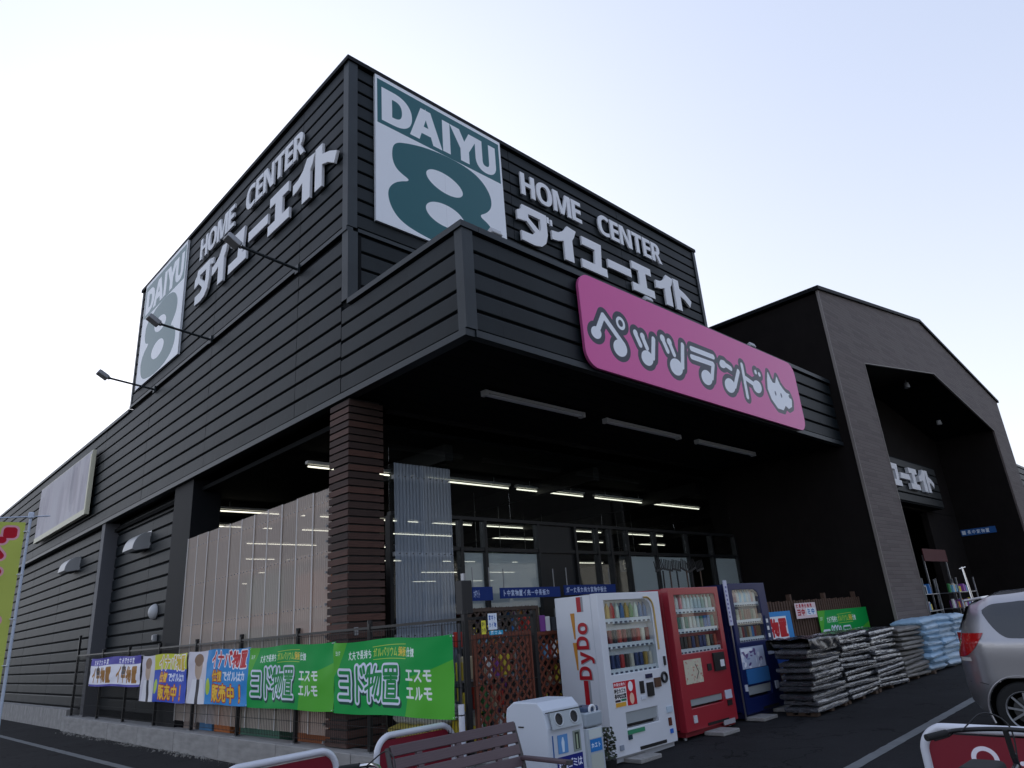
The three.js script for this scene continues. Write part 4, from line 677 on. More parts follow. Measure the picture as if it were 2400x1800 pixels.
{
  const v = vending({ name: 'white_vending_machine', label: 'white DyDo drink vending machine, nearest of the three, with red lettering on its side', x0: 6.96, x1: 8.26, y0: 0.03, H: 1.895, body: [0.70, 0.72, 0.76], win: [7.07, 8.07, 0.97, 1.85], flap: [7.26, 7.93, 0.365, 0.55], back: '#d6c8b0', round: true, per: 10, pal: [P3, P2, P1], cards: [[[0, 0.28, '#3a2c24'], [0.28, 0.62, '#b8a58a'], [0.62, 1, '#c8382e']], [[0, 0.42, '#3f9ad0'], [0.42, 1, '#b8342c']], [[0, 0.45, '#d8a27a'], [0.45, 1, '#d2a85a']]] });
  // gold line round the display corner
  mesh('display_trim', tube([[v.lx(7.9), v.ly(1.862), v.zf - 0.002], [v.lx(8.0), v.ly(1.855), v.zf - 0.002], [v.lx(8.09), v.ly(1.76), v.zf - 0.002], [v.lx(8.1), v.ly(1.5), v.zf - 0.002], [v.lx(8.1), v.ly(1.2), v.zf - 0.002]], 0.012, 6), M({ rgb: [0.55, 0.36, 0.10], roughness: 0.4 }), v.t);
  decal(v, 'advert_poster', 7.08, 7.51, 0.615, 0.895, canvasTex(256, 176, (x, w, h) => { x.fillStyle = '#e9e6e4'; x.fillRect(0, 0, w, h); x.fillStyle = '#c0202c'; x.fillRect(0, 0, 140, 40); x.fillRect(142, 0, 114, h); x.fillStyle = '#f0eef0'; x.beginPath(); x.ellipse(196, 44, 28, 36, 0, 0, 7); x.fill(); glyphs(x, '中長仕持カ', 6, 8, 24, 24, 3, '#fff', 26); glyphs(x, '持仕カエカ', 2, 48, 24, 32, 5, '#222', 27); glyphs(x, '長中はは家', 2, 84, 26, 34, 6, '#222', 27); x.fillStyle = '#3a2c38'; x.fillRect(4, 124, 62, 16); x.fillStyle = '#2c7a58'; x.fillRect(72, 122, 62, 16); x.fillStyle = '#d8a23a'; x.fillRect(6, 144, 120, 30); x.fillStyle = '#e8c0a8'; x.beginPath(); x.ellipse(200, 130, 26, 40, 0, 0, 7); x.fill(); }));
  put(v, 'note_slot', 7.60, 7.68, 0.72, 0.86, mBlack); put(v, 'coin_panel', 7.74, 7.86, 0.67, 0.83, mBlack, 0.02); put(v, 'card_reader', 7.91, 8.03, 0.76, 0.87, M({ rgb: [0.10, 0.05, 0.03], roughness: 0.3 }), 0.02); put(v, 'display_unit', 7.74, 7.88, 0.88, 0.93, M({ rgb: [0.03, 0.03, 0.07], roughness: 0.2 }));
  mesh('lever_ring', new THREE.TorusGeometry(0.055, 0.016, 8, 18), mBlack, v.t, [v.lx(8.13), v.ly(0.86), v.zf + 0.004]); put(v, 'lock', 8.175, 8.21, 1.0, 1.11, mBlack, 0.012);
  put(v, 'info_label', 7.60, 7.70, 0.65, 0.69, M({ color: '#cfd4dc' })); put(v, 'green_label', 7.26, 7.59, 0.305, 0.35, M({ color: '#3b8a64' })); put(v, 'dark_label', 7.26, 7.33, 0.25, 0.30, M({ color: '#1f3a44' })); put(v, 'round_label', 8.11, 8.17, 0.29, 0.38, M({ color: '#5a2c1c' })); put(v, 'blue_label', 8.12, 8.18, 0.2, 0.25, M({ color: '#2c66c0' })); put(v, 'code_label', 7.08, 7.15, 0.16, 0.215, M({ color: '#8a93a0' })); put(v, 'pale_label', 8.10, 8.22, 0.44, 0.51, M({ color: '#b6c6d2' }));
  // side lettering, read from the bottom up; letters are thin plates on the left flank
  const side = new THREE.Group(); side.name = 'side_lettering'; side.position.set(-v.W / 2 - 0.002, 0, 0); side.rotation.y = -Math.PI / 2; v.t.add(side);
  const red = M({ rgb: [0.45, 0.012, 0.022], roughness: 0.4 }), shad = M({ rgb: [0.33, 0.33, 0.35], roughness: 0.5 }), org = M({ rgb: [0.58, 0.25, 0.03], roughness: 0.45 });
  const zc = v.zf - 0.31;                                                     // local x of the lettering band = world z
  for (const [m, dx, dz, dep] of [[shad, 0.018, -0.008, 0.001], [red, 0, 0, 0.003]]) {
    let y = 0.94; for (const c of 'DyDo') { const g = new TextGeometry(c, { font, size: 0.20, depth: dep, curveSegments: 6 }); g.computeBoundingBox(); const b = g.boundingBox, w = b.max.x - b.min.x; g.translate(-b.min.x, 0, 0); mesh('letter', g, m, side, [zc + 0.09 + dx, y - 0.03 + dz - 0.0, 0], [0, 0, Math.PI / 2]); y += w + 0.022; }
  }
  for (const [a, b, c] of [[0.36, 0.90, 'bar'], [1.70, 1.88, 'bar']]) { bx('bar', zc - 0.05, zc + 0.02, a, b, 0, 0.003, red, side); bx('bar_shadow', zc + 0.022, zc + 0.055, a, b, 0, 0.002, shad, side); }
  for (const [a, b] of [[1.02, 1.34], [1.38, 1.69]]) { const s = new THREE.Shape([[zc - 0.17, b], [zc - 0.10, b], [zc - 0.115, a], [zc - 0.135, a]].map((p) => new THREE.Vector2(...p))); mesh('wedge', new THREE.ExtrudeGeometry(s, { depth: 0.003, bevelEnabled: false }), org, side); }
}
{
  const v = vending({ name: 'red_vending_machine', label: 'red drink vending machine between the white and the blue one', x0: 8.50, x1: 9.80, y0: 0.085, H: 1.88, body: [0.36, 0.018, 0.032], win: [8.62, 9.71, 1.09, 1.88], flap: [8.67, 9.5, 0.41, 0.53], back: '#bdbcb8', per: 11, pal: [['#6a4028', '#38406a', '#b0452c', '#c8b894', '#3a3430'], ['#3a7a68', '#2c6aa8', '#a8bcc0', '#d2d2c8', '#4c4c88'], ['#c8d8d8', '#d27a86', '#e4e0d8', '#b8c8b8']], cards: [[], [[0.45, 0.8, '#2c7cc0']], [[0.1, 0.86, '#4aa0cc']]] });
  decal(v, 'advert_poster', 8.63, 9.06, 0.715, 1.02, canvasTex(192, 144, (x, w, h) => { x.fillStyle = '#c8c2ac'; x.fillRect(0, 0, w, h); for (let i = 0; i < 60; i++) { x.fillStyle = pick(['#b8b49c', '#d8cfae', '#b98a7c', '#c9b0a0']); x.fillRect(rr(0, w), rr(0, h), rr(4, 22), rr(4, 16)); } x.strokeStyle = '#4a4440'; x.lineWidth = 7; x.beginPath(); x.moveTo(120, 30); x.lineTo(150, 80); x.lineTo(118, 120); x.stroke(); }));
  put(v, 'coin_panel', 9.37, 9.66, 0.82, 1.06, mBlack, 0.02); put(v, 'note_slot', 9.2, 9.30, 0.84, 0.93, mBlack); put(v, 'price_card', 9.52, 9.62, 0.87, 0.96, mWhite, 0.026); put(v, 'info_label', 9.55, 9.72, 0.44, 0.55, M({ color: '#c4c6d4' })); put(v, 'dark_label', 9.58, 9.70, 0.35, 0.42, mBlack); put(v, 'door_badge', 8.68, 8.76, 0.24, 0.33, M({ color: '#c6c6ca' })); put(v, 'code_label', 9.40, 9.70, 0.12, 0.18, M({ color: '#a9a4a8' }));
}
{
  const v = vending({ name: 'blue_vending_machine', label: 'dark blue drink vending machine, farthest of the three', x0: 10.12, x1: 11.28, y0: 0.10, H: 1.905, gloss: 0.1, body: [0.010, 0.018, 0.090], win: [10.22, 11.06, 1.14, 1.92], flap: [10.22, 10.95, 0.36, 0.53], back: '#a8aeb8', round: true, per: 11, pal: [['#7a5a34', '#4a4a50', '#3c7ab0', '#8a2c30', '#b8b0a0'], ['#a89a8a', '#d2c8b4', '#7a4a3c', '#5a6a5a'], ['#c2c8d2', '#d0a8a0', '#a8c8d8', '#e0dcd4']], cards: [[], [], [[0.05, 0.95, '#b8c8d4']]] });
  decal(v, 'advert_poster', 10.16, 10.88, 0.77, 1.07, canvasTex(256, 112, (x, w, h) => { x.fillStyle = '#b4bcd0'; x.fillRect(0, 0, w, h); for (let i = 0; i < 26; i++) { x.fillStyle = pick(['#6a5a88', '#8a94b8', '#d8dce8', '#54467a', '#e8e8ee']); x.beginPath(); x.ellipse(rr(0, w), rr(20, h), rr(6, 26), rr(4, 14), rr(0, 3), 0, 7); x.fill(); } x.fillStyle = '#eef0f6'; x.fillRect(8, 6, 120, 16); }));
  put(v, 'picture_panel', 10.24, 10.92, 0.555, 0.76, M({ color: '#2a6aa4' })); put(v, 'side_strip', 11.10, 11.18, 1.0, 1.5, M({ color: '#39425e' }), 0.008); for (let k = 0; k < 4; k++) put(v, 'white_label', 11.11, 11.17, 1.06 + k * 0.11, 1.12 + k * 0.11, mWhite, 0.012);
  put(v, 'note_unit', 11.02, 11.2, 0.92, 1.02, M({ color: '#b8bccc' })); put(v, 'info_label', 11.06, 11.16, 0.42, 0.53, M({ color: '#c6cad6' })); put(v, 'badge', 10.13, 10.2, 0.47, 0.56, M({ color: '#c2c6d2' }));
  const s = thing('strip_poster', 'narrow white and purple strip standing at the left edge of the blue vending machine', 'poster', [10.06, 0.1, ZC - 0.02]);
  mesh('strip', sheet(0.10, 0.66, 0.012), print(canvasTex(64, 384, (x, w, h) => { x.fillStyle = '#c9c9da'; x.fillRect(0, 0, w, h); x.fillStyle = '#7a76a8'; for (let k = 0; k < 9; k++) x.fillRect(rr(6, 20), 50 + k * 36, rr(18, 34), 18); })), s, [0, 1.63, 0]); mesh('holder', BX(0.02, 1.32, 0.015), mSteel, s, [0, 0.66, -0.014]);
}
// concrete blocks under the machines
[[7.4, -5.66, 'under the white vending machine'], [9.15, -5.6, 'under the red vending machine'], [10.3, -5.62, 'at the left under the blue vending machine'], [11.15, -5.62, 'at the right under the blue vending machine']].forEach(([x, z, l]) => tag(mesh('paving_block', RB(0.42, 0.05, 0.3, 0.012), mConcrete, null, [x, gy(x) + 0.022, z - 0.06]), 'flat grey concrete block ' + l, 'block', 'blocks under the machines'));

// ------------------------------------------------------------ recycling bins
{
  const t = thing('recycling_bin', 'pale grey recycling bin with two round holes in front of the white vending machine', 'bin', [5.07, 0, -4.99]);
  const mb = M({ rgb: [0.56, 0.60, 0.66], roughness: 0.45 }), s = new THREE.Shape([[-0.25, 0.03], [0.25, 0.03], [0.25, 0.74], [0.215, 0.88], [0.15, 0.94], [-0.15, 0.94], [-0.235, 0.89], [-0.25, 0.84]].map((p) => new THREE.Vector2(...p)));
  mesh('body', new THREE.ExtrudeGeometry(s, { depth: 0.46, bevelEnabled: true, bevelSize: 0.012, bevelThickness: 0.012, bevelSegments: 2 }).rotateY(-Math.PI / 2).translate(0.23, 0, 0), mb, t);
  // front plate leaning back at the top, with the two openings
  const p = thing; const face = new THREE.Group(); face.name = 'hole_panel'; face.position.set(0, 0.80, 0.262); face.rotation.x = -0.24; t.add(face);
  const ps = new THREE.Shape([[-0.2, -0.075], [0.2, -0.075], [0.2, 0.075], [-0.2, 0.075]].map((q) => new THREE.Vector2(...q))); for (const k of [-1, 1]) { const h = new THREE.Path(); h.absellipse(k * 0.1, 0, 0.05, 0.058, 0, Math.PI * 2); ps.holes.push(h); }
  mesh('plate', new THREE.ExtrudeGeometry(ps, { depth: 0.012, bevelEnabled: false, curveSegments: 16 }), M({ rgb: [0.38, 0.42, 0.44], roughness: 0.5 }), face, [0, 0, 0.006]);
  for (const k of [-1, 1]) { mesh('hole', new THREE.CylinderGeometry(0.049, 0.049, 0.004, 20).rotateX(Math.PI / 2), mBlack, face, [k * 0.1, 0, 0.0095]); mesh('rim', new THREE.TorusGeometry(0.054, 0.006, 6, 20), M({ rgb: [0.5, 0.53, 0.55], roughness: 0.4 }), face, [k * 0.1, 0, 0.019]); }
  bx('seam', -0.243, 0.243, 0.865, 0.872, 0.252, 0.266, mBlack, t);
  mesh('picture_label', sheet(0.13, 0.15, 0.003), print(canvasTex(128, 144, (x, w, h) => { x.fillStyle = '#5f92c8'; x.fillRect(0, 0, w, h); x.fillStyle = '#cfe0f0'; x.beginPath(); x.moveTo(52, 134); x.lineTo(44, 60); x.lineTo(58, 20); x.lineTo(72, 20); x.lineTo(84, 60); x.lineTo(78, 134); x.fill(); })), t, [-0.06, 0.60, 0.266]);
  mesh('can_label', sheet(0.1, 0.17, 0.003), print(canvasTex(96, 160, (x, w, h) => { x.fillStyle = '#8d968e'; x.fillRect(0, 0, w, h); x.fillStyle = '#3c463c'; x.fillRect(22, 14, 56, 130); x.fillStyle = '#a9b49a'; x.fillRect(40, 30, 18, 110); })), t, [0.13, 0.60, 0.266]);
  mesh('notice_label', sheet(0.34, 0.22, 0.003), print(canvasTex(256, 160, (x, w, h) => { x.fillStyle = '#232a78'; x.fillRect(0, 0, w, h); glyphs(x, '家庭ゴミは', 8, 20, 46, 52, 7, '#e6e8f6', 48); glyphs(x, '持で中家', 30, 92, 46, 52, 7, '#e6e8f6', 50); })), t, [0.02, 0.39, 0.266]);
  bx('latch', -0.19, -0.18, 0.5, 0.68, 0.258, 0.268, M({ color: '#2f5f9a' }), t); bx('handle_slot', -0.246, -0.240, 0.74, 0.752, -0.10, -0.03, mBlack, t);
}
{
  const t = thing('bottle_bin', 'translucent grey bottle bin with blue labels between the pale bin and the white machine', 'bin', [6.2, 0, -5.5]); t.scale.set(0.78, 0.73, 0.78);
  mesh('body', RB(0.34, 0.74, 0.34, 0.02), M({ rgb: [0.45, 0.50, 0.54], roughness: 0.3, clearcoat: 0.5 }), t, [0, 0.38, 0]); mesh('lid', RB(0.36, 0.2, 0.36, 0.03), M({ rgb: [0.36, 0.41, 0.45], roughness: 0.3 }), t, [0, 0.86, 0]); mesh('cap', RB(0.3, 0.07, 0.3, 0.02), M({ rgb: [0.05, 0.08, 0.15], roughness: 0.4 }), t, [0, 0.99, 0]); mesh('inlet', new THREE.TorusGeometry(0.06, 0.02, 8, 18), mWhite, t, [0, 0.98, 0.155]);
  mesh('blue_label', sheet(0.24, 0.16, 0.003), print(canvasTex(96, 64, (x, w, h) => { x.fillStyle = '#2f7cc4'; x.fillRect(0, 0, w, h); glyphs(x, 'カエト', 8, 18, 24, 26, 4, '#e8f2fa', 27); })), t, [0, 0.52, 0.172]); mesh('white_label', sheet(0.26, 0.12, 0.003), M({ color: '#cfd6d2' }), t, [0, 0.67, 0.172]); mesh('paper_label', sheet(0.25, 0.3, 0.003), M({ color: '#b9beb4' }), t, [0, 0.26, 0.172]);
}
{ // dark potted shrub by the machine's flank
  const t = thing('potted_shrub', 'small dark shrub in a pot at the left flank of the white vending machine', 'plant', [6.66, 0, -5.6]); t.scale.set(0.7, 0.75, 0.7); mesh('pot', CY(0.1, 0.2, 14, 0.13), mBlack, t, [0, 0.1, 0]);
  const g = []; for (let i = 0; i < 160; i++) { const a = rnd() * 6.28, r = Math.sqrt(rnd()) * 0.13, y = rr(0.2, 0.62); g.push(new THREE.PlaneGeometry(0.05, 0.028).rotateX(rr(-1, 1)).rotateY(rnd() * 6).translate(Math.cos(a) * r, y, Math.sin(a) * r)); }
  tag(mesh('foliage', flat(g), M({ rgb: [0.035, 0.05, 0.025], roughness: 0.7, side: THREE.DoubleSide }), t), null, null, null, 'stuff'); mesh('stem', CY(0.012, 0.4, 6), mTimber, t, [0, 0.38, 0]);
}

// ------------------------------------------------------------ bench
{
  const t = thing('park_bench', 'plum brown slatted bench with dark metal ends in front of the fence corner', 'bench', [3.82, 0, -4.55]);
  const L = 1.24, mS = [[0.125, 0.088, 0.100], [0.115, 0.080, 0.093], [0.135, 0.096, 0.108]].map((rgb) => M({ rgb, map: woodMap, roughness: 0.55 })), mE = M({ rgb: [0.055, 0.048, 0.048], roughness: 0.5 });
  // backrest leans back, towards -z
  for (let k = 0; k < 5; k++) { const y = 0.475 + k * 0.086, z = -0.10 - k * 0.022; mesh('back_slat', RB(L, 0.074, 0.03, 0.006), mS[k % 3], t, [0, y, z], [-0.25, 0, 0]); if (k) for (const xx of [-0.38, 0, 0.38]) mesh('spacer', BX(0.05, 0.014, 0.028), mS[k % 3], t, [xx, y - 0.043, z + 0.011], [-0.25, 0, 0]); }
  for (let k = 0; k < 5; k++) mesh('seat_slat', RB(L, 0.03, 0.082, 0.006), mS[(k + 1) % 3], t, [0, 0.42 - k * 0.004, -0.03 + k * 0.094]);
  for (const k of [-1, 1]) {
    mesh('end_frame', flat([tube([[0, 0.02, -0.16], [0, 0.40, -0.09], [0, 0.84, -0.215]], 0.022, 6, 14), tube([[0, 0.02, 0.40], [0, 0.30, 0.36], [0, 0.56, 0.34]], 0.022, 6, 12), rod([0, 0.39, -0.08], [0, 0.39, 0.36], 0.02, 6)]), mE, t, [k * (L / 2 + 0.012), 0, 0]);
    const a = mesh('armrest', RB(0.06, 0.032, 0.52, 0.012), mS[0], t, [k * (L / 2 + 0.012), 0.585, 0.14]);
    mesh('armrest_tip', new THREE.CylinderGeometry(0.03, 0.03, 0.03, 14), mE, a, [0, 0, 0.262]);
  }
  bx('under_rail', -L / 2, L / 2, 0.35, 0.385, 0.14, 0.18, mE, t);
}

// ------------------------------------------------------------ bicycle stand hoops with red panels
const bikeSign = canvasTex(512, 320, (x, w, h) => {
  x.fillStyle = '#7d0f26'; x.fillRect(0, 0, w, h); x.strokeStyle = '#f0e9f2'; x.lineWidth = 15; x.lineCap = 'round';
  const c = (a, b, r) => { x.beginPath(); x.arc(a, b, r, 0, 7); x.stroke(); }; c(170, 225, 62); c(335, 225, 62);
  x.beginPath(); x.moveTo(170, 225); x.lineTo(205, 96); x.arc(176, 74, 34, 0.5, 2.7, true); x.moveTo(205, 108); x.lineTo(310, 112); x.lineTo(255, 225); x.lineTo(200, 122); x.moveTo(255, 225); x.lineTo(335, 225); x.lineTo(300, 84); x.moveTo(280, 80); x.lineTo(330, 80); x.stroke();
});
const mPanel = M({ map: bikeSign, roughness: 0.42 }), mTubeW = M({ rgb: [0.66, 0.67, 0.72], roughness: 0.3, clearcoat: 0.3 });
const mPlainRed = M({ color: '#7d0f26', roughness: 0.42 });
function hoop(label, pos, turn, W = 1.06, H = 0.74, face = mPlainRed) {
  const t = thing('bike_stand_hoop', label, 'bike stand', pos, turn, 'red and white bike stand hoops'), r = 0.16, p = [];
  p.push([-W / 2, -0.02, 0], [-W / 2, 0.3, 0]); for (let k = 0; k <= 5; k++) { const a = Math.PI - k * Math.PI / 10; p.push([-W / 2 + r + r * Math.cos(a), H - r + r * Math.sin(a), 0]); } p.push([0, H, 0]); for (let k = 0; k <= 5; k++) { const a = Math.PI / 2 - k * Math.PI / 10; p.push([W / 2 - r + r * Math.cos(a), H - r + r * Math.sin(a), 0]); } p.push([W / 2, 0.3, 0], [W / 2, -0.02, 0]);
  mesh('tube_frame', tube(p, 0.03, 14, 90, false, 0.4), mTubeW, t);
  const pan = mesh('red_panel', new THREE.BoxGeometry(W - 0.03, H - 0.14, 0.008), [M({ color: '#5a0c1c' }), M({ color: '#5a0c1c' }), M({ color: '#5a0c1c' }), M({ color: '#5a0c1c' }), face, face], t, [0, 0.1 + (H - 0.14) / 2, 0]);
  for (const k of [-1, 1]) mesh('foot_plate', CY(0.06, 0.012, 14), mSteel, t, [k * W / 2, 0.006, 0]);
}
hoop('white bike stand hoop with red panel at the bottom edge, left of the bench', [3.08, 0, -6.2], 0.02, 1.06, 0.69);
hoop('white bike stand hoop with red panel right behind the bench', [4.62, 0, -6.38], 0, 0.94, 0.695);
hoop('large white bike stand hoop with bicycle symbol on red at the bottom right', [5.78, 0, -1.47], -Math.PI / 2 - 0.06, 1.06, 0.735, mPanel);
{ const t = thing('marker_post', 'short white post behind the bench at the fence corner', 'post', [4.96, 0, -6.06]); mesh('pole', CY(0.032, 0.90, 14), mTubeW, t, [0, 0.45, 0]); mesh('band', CY(0.0335, 0.012, 14), mBlack, t, [0, 0.80, 0]); mesh('base', CY(0.07, 0.02, 14), mSteel, t, [0, 0.01, 0]); }

// ------------------------------------------------------------ bicycles
function bicycle(label, pos, turn, bar) {
  const t = thing('bicycle', label, 'bicycle', pos, turn, 'bicycles at the stands'), mF = M({ rgb: [0.02, 0.02, 0.025], roughness: 0.3, clearcoat: 0.6 });
  for (const x of [-0.52, 0.52]) { const w = new THREE.Group(); w.name = 'wheel'; w.position.set(x, 0.33, 0); t.add(w); mesh('tyre', new THREE.TorusGeometry(0.31, 0.02, 8, 36), mRubber, w); mesh('rim', new THREE.TorusGeometry(0.286, 0.009, 6, 36), mChrome, w); const s = []; for (let k = 0; k < 18; k++) { const a = k * Math.PI / 9; s.push(rod([0, 0, 0.02 * (k % 2 ? 1 : -1)], [0.285 * Math.cos(a), 0.285 * Math.sin(a), 0], 0.0014, 4)); } mesh('spokes', flat(s), mChrome, w); mesh('hub', CY(0.02, 0.08, 10), mChrome, w, [0, 0, 0], [Math.PI / 2, 0, 0]); }
  mesh('frame', flat([rod([-0.52, 0.33, 0], [-0.1, 0.3, 0], 0.012), rod([-0.1, 0.3, 0], [-0.22, 0.72, 0], 0.015), rod([-0.52, 0.33, 0], [-0.2, 0.66, 0], 0.01), rod([-0.1, 0.3, 0], [0.36, 0.62, 0], 0.018), rod([-0.2, 0.6, 0], [0.34, 0.72, 0], 0.016), rod([0.34, 0.78, 0], [0.52, 0.33, 0], 0.016)]), mF, t);
  mesh('saddle', RB(0.26, 0.06, 0.16, 0.028), mRubber, t, [-0.24, 0.8, 0]);
  mesh('handlebar', tube([[0.2, 0.88, -0.29], [0.30, 0.89, -0.22], [0.33, 0.90, 0], [0.30, 0.89, 0.22], [0.2, 0.88, 0.29]], 0.012, 8, 30), bar, t); mesh('stem', rod([0.34, 0.76, 0], [0.32, 0.90, 0], 0.014), bar, t);
  for (const k of [-1, 1]) { mesh('grip', rod([0.12, 0.872, k * 0.335], [0.235, 0.884, k * 0.265], 0.018, 10), mRubber, t); mesh('brake_lever', tube([[0.27, 0.885, k * 0.24], [0.28, 0.862, k * 0.27], [0.22, 0.845, k * 0.33]], 0.006, 6, 10), mBlack, t); }
  mesh('brake_cable', tube([[0.27, 0.89, -0.2], [0.38, 0.97, -0.1], [0.42, 0.9, 0.0], [0.38, 0.7, 0.0]], 0.004, 6, 20), mBlack, t);
  mesh('pedal_crank', flat([rod([-0.1, 0.3, 0.06], [0.02, 0.2, 0.06], 0.008), rod([-0.1, 0.3, -0.06], [-0.22, 0.4, -0.06], 0.008)]), mSteel, t); mesh('kickstand', rod([-0.5, 0.3, 0.04], [-0.44, 0.0, 0.14], 0.008), mSteel, t);
  return t;
}
bicycle('black bicycle with only its handlebar showing in front of the right bike stand', [4.4, 0.0, -1.2], 0.0, mBlack);
bicycle('bicycle with chrome handlebar peeking in at the bottom edge, left of the bench', [2.2, 0.0, -3.96], -0.5, mChrome);

// ------------------------------------------------------------ stacked bags on pallets
const sacks = (lo) => [0, 1, 2, 3, 4, 5].map((sd) => {
  const g = new THREE.BoxGeometry(1, 1, 1, 28, 8, 18), p = g.attributes.position;
  for (let i = 0; i < p.count; i++) {
    let x = p.getX(i) * 2, y = p.getY(i) * 2, z = p.getZ(i) * 2; const ex = Math.max(Math.abs(x), Math.abs(z));
    const puff = Math.pow(Math.max(0, 1 - Math.pow(Math.abs(x), 5)) * Math.max(0, 1 - Math.pow(Math.abs(z), 5)), 0.32);
    const n = fbm(x * 2.6 + sd * 7, z * 2.6, y * 1.3 + sd, 3), cr = 0.18 - Math.abs(fbm(x * 4.2 + sd * 3, z * 3 + y, sd, 3));
    y = y * (lo + (1 - lo) * puff) + 0.36 * n + 0.55 * cr;
    const q = 1 + 0.05 * fbm(y * 3, z * 4 + x, sd * 2, 2) + 0.06 * cr; const rd = Math.pow(Math.min(1, Math.abs(y)), 3); x *= q * (1 - 0.13 * rd); z *= q * (1 - 0.20 * rd);
    p.setXYZ(i, x / 2, y / 2, z / 2);
  }
  const m = mergeVertices(g.deleteAttribute('normal') && g, 1e-4); m.computeVertexNormals(); return m;
});
const sackGeos = sacks(0.5), plumpGeos = sacks(0.16);
const mBag = [[0.10, 0.105, 0.115], [0.13, 0.135, 0.15], [0.08, 0.085, 0.095], [0.20, 0.205, 0.22]].map((rgb) => M({ rgb, roughness: 0.2, metalness: 0.65, bumpMap: wrinkle, bumpScale: 0.07, clearcoat: 1, clearcoatRoughness: 0.15 }));
const mGreyBag = [[0.17, 0.16, 0.145], [0.14, 0.135, 0.125], [0.20, 0.185, 0.17]].map((rgb) => M({ rgb, roughness: 0.4, bumpMap: wrinkle, bumpScale: 0.016 }));
const mBlueBag = [[0.40, 0.54, 0.66], [0.34, 0.50, 0.64], [0.46, 0.58, 0.68], [0.30, 0.46, 0.60]].map((rgb) => M({ rgb, roughness: 0.35, bumpMap: wrinkle, bumpScale: 0.018 }));
function pallet(x0, x1, z0, z1, label) {
  const cx = (x0 + x1) / 2, t = thing('wooden_pallet', label, 'pallet', [cx, gy(cx), (z0 + z1) / 2], 0, 'pallets under the bags'), w = x1 - x0, d = z1 - z0; t.rotation.z = cx < 18.3 ? Math.atan(0.022) : 0; t.scale.y = 0.5;
  for (let k = 0; k < 6; k++) mesh('deck_board', BX(w, 0.018, d / 6 - 0.03), mTimber, t, [0, 0.111, -d / 2 + (k + 0.5) * d / 6]);
  for (let k = 0; k < 3; k++) { for (const q of [-1, 0, 1]) mesh('block', BX(0.1, 0.075, 0.1), mTimber, t, [-w / 2 + 0.05 + k * (w - 0.1) / 2, 0.064, q * (d / 2 - 0.05)]); mesh('bottom_board', BX(0.1, 0.018, d), mTimber, t, [-w / 2 + 0.05 + k * (w - 0.1) / 2, 0.015, 0]); }
}
function stack(which, x0, x1, z1, depth, ybot, ytop, layers, cols, mats, colour, group) {
  pallet(x0 + 0.02, x1 - 0.02, z1 - depth + 0.02, z1 - 0.03, 'wooden pallet under the ' + which);
  const h = (ytop - ybot) / layers, w = (x1 - x0) / cols, cn = ['left', 'middle', 'right'];
  for (let k = 0; k < layers; k++) for (let c = 0; c < cols; c++) {
    const off = cols > 1 ? (k % 2 ? 0.06 : -0.06) : 0, lab = colour + ' bag, ' + ORD[k] + (k ? ' from the bottom' : '') + (cols > 1 ? ' in the ' + cn[c] + ' column' : '') + ' of the ' + which;
    const m = tag(mesh('stacked_bag', (cols > 1 ? plumpGeos : sackGeos)[Math.floor(rnd() * 6)], pick(mats), null, [x0 + (c + 0.5) * w + off * w + rr(-0.045, 0.045), ybot + (k + 0.5) * h, z1 - depth / 2 + rr(-0.025, 0.025)], [rr(-0.03, 0.03), (rnd() > 0.5 ? Math.PI : 0) + rr(-0.05, 0.05), rr(-0.035, 0.035)]), lab, 'bag', group);
    m.scale.set(w * rr(0.96, 1.03), h * (cols > 1 ? rr(1.4, 1.65) : rr(1.12, 1.4)), depth * rr(0.95, 1.02));
  }
}
stack('nearest black stack', 10.62, 11.74, -4.96, 0.52, 0.14, 1.10, 11, 1, mBag, 'glossy black', 'black bags in the nearest stack');
stack('second black stack', 11.76, 13.04, -4.96, 0.64, 0.165, 1.14, 11, 1, mBag, 'glossy black', 'black bags in the second stack');
stack('third black stack', 13.06, 14.34, -4.96, 0.62, 0.19, 1.13, 11, 1, mBag.slice(1), 'shiny black', 'black bags in the third stack');
stack('grey stack', 14.36, 15.58, -4.93, 0.62, 0.22, 1.08, 11, 1, mGreyBag, 'wrinkled grey', 'grey bags');
stack('light blue stack', 15.6, 18.35, -4.84, 0.6, 0.26, 1.18, 9, 3, mBlueBag, 'light blue', 'light blue bags');
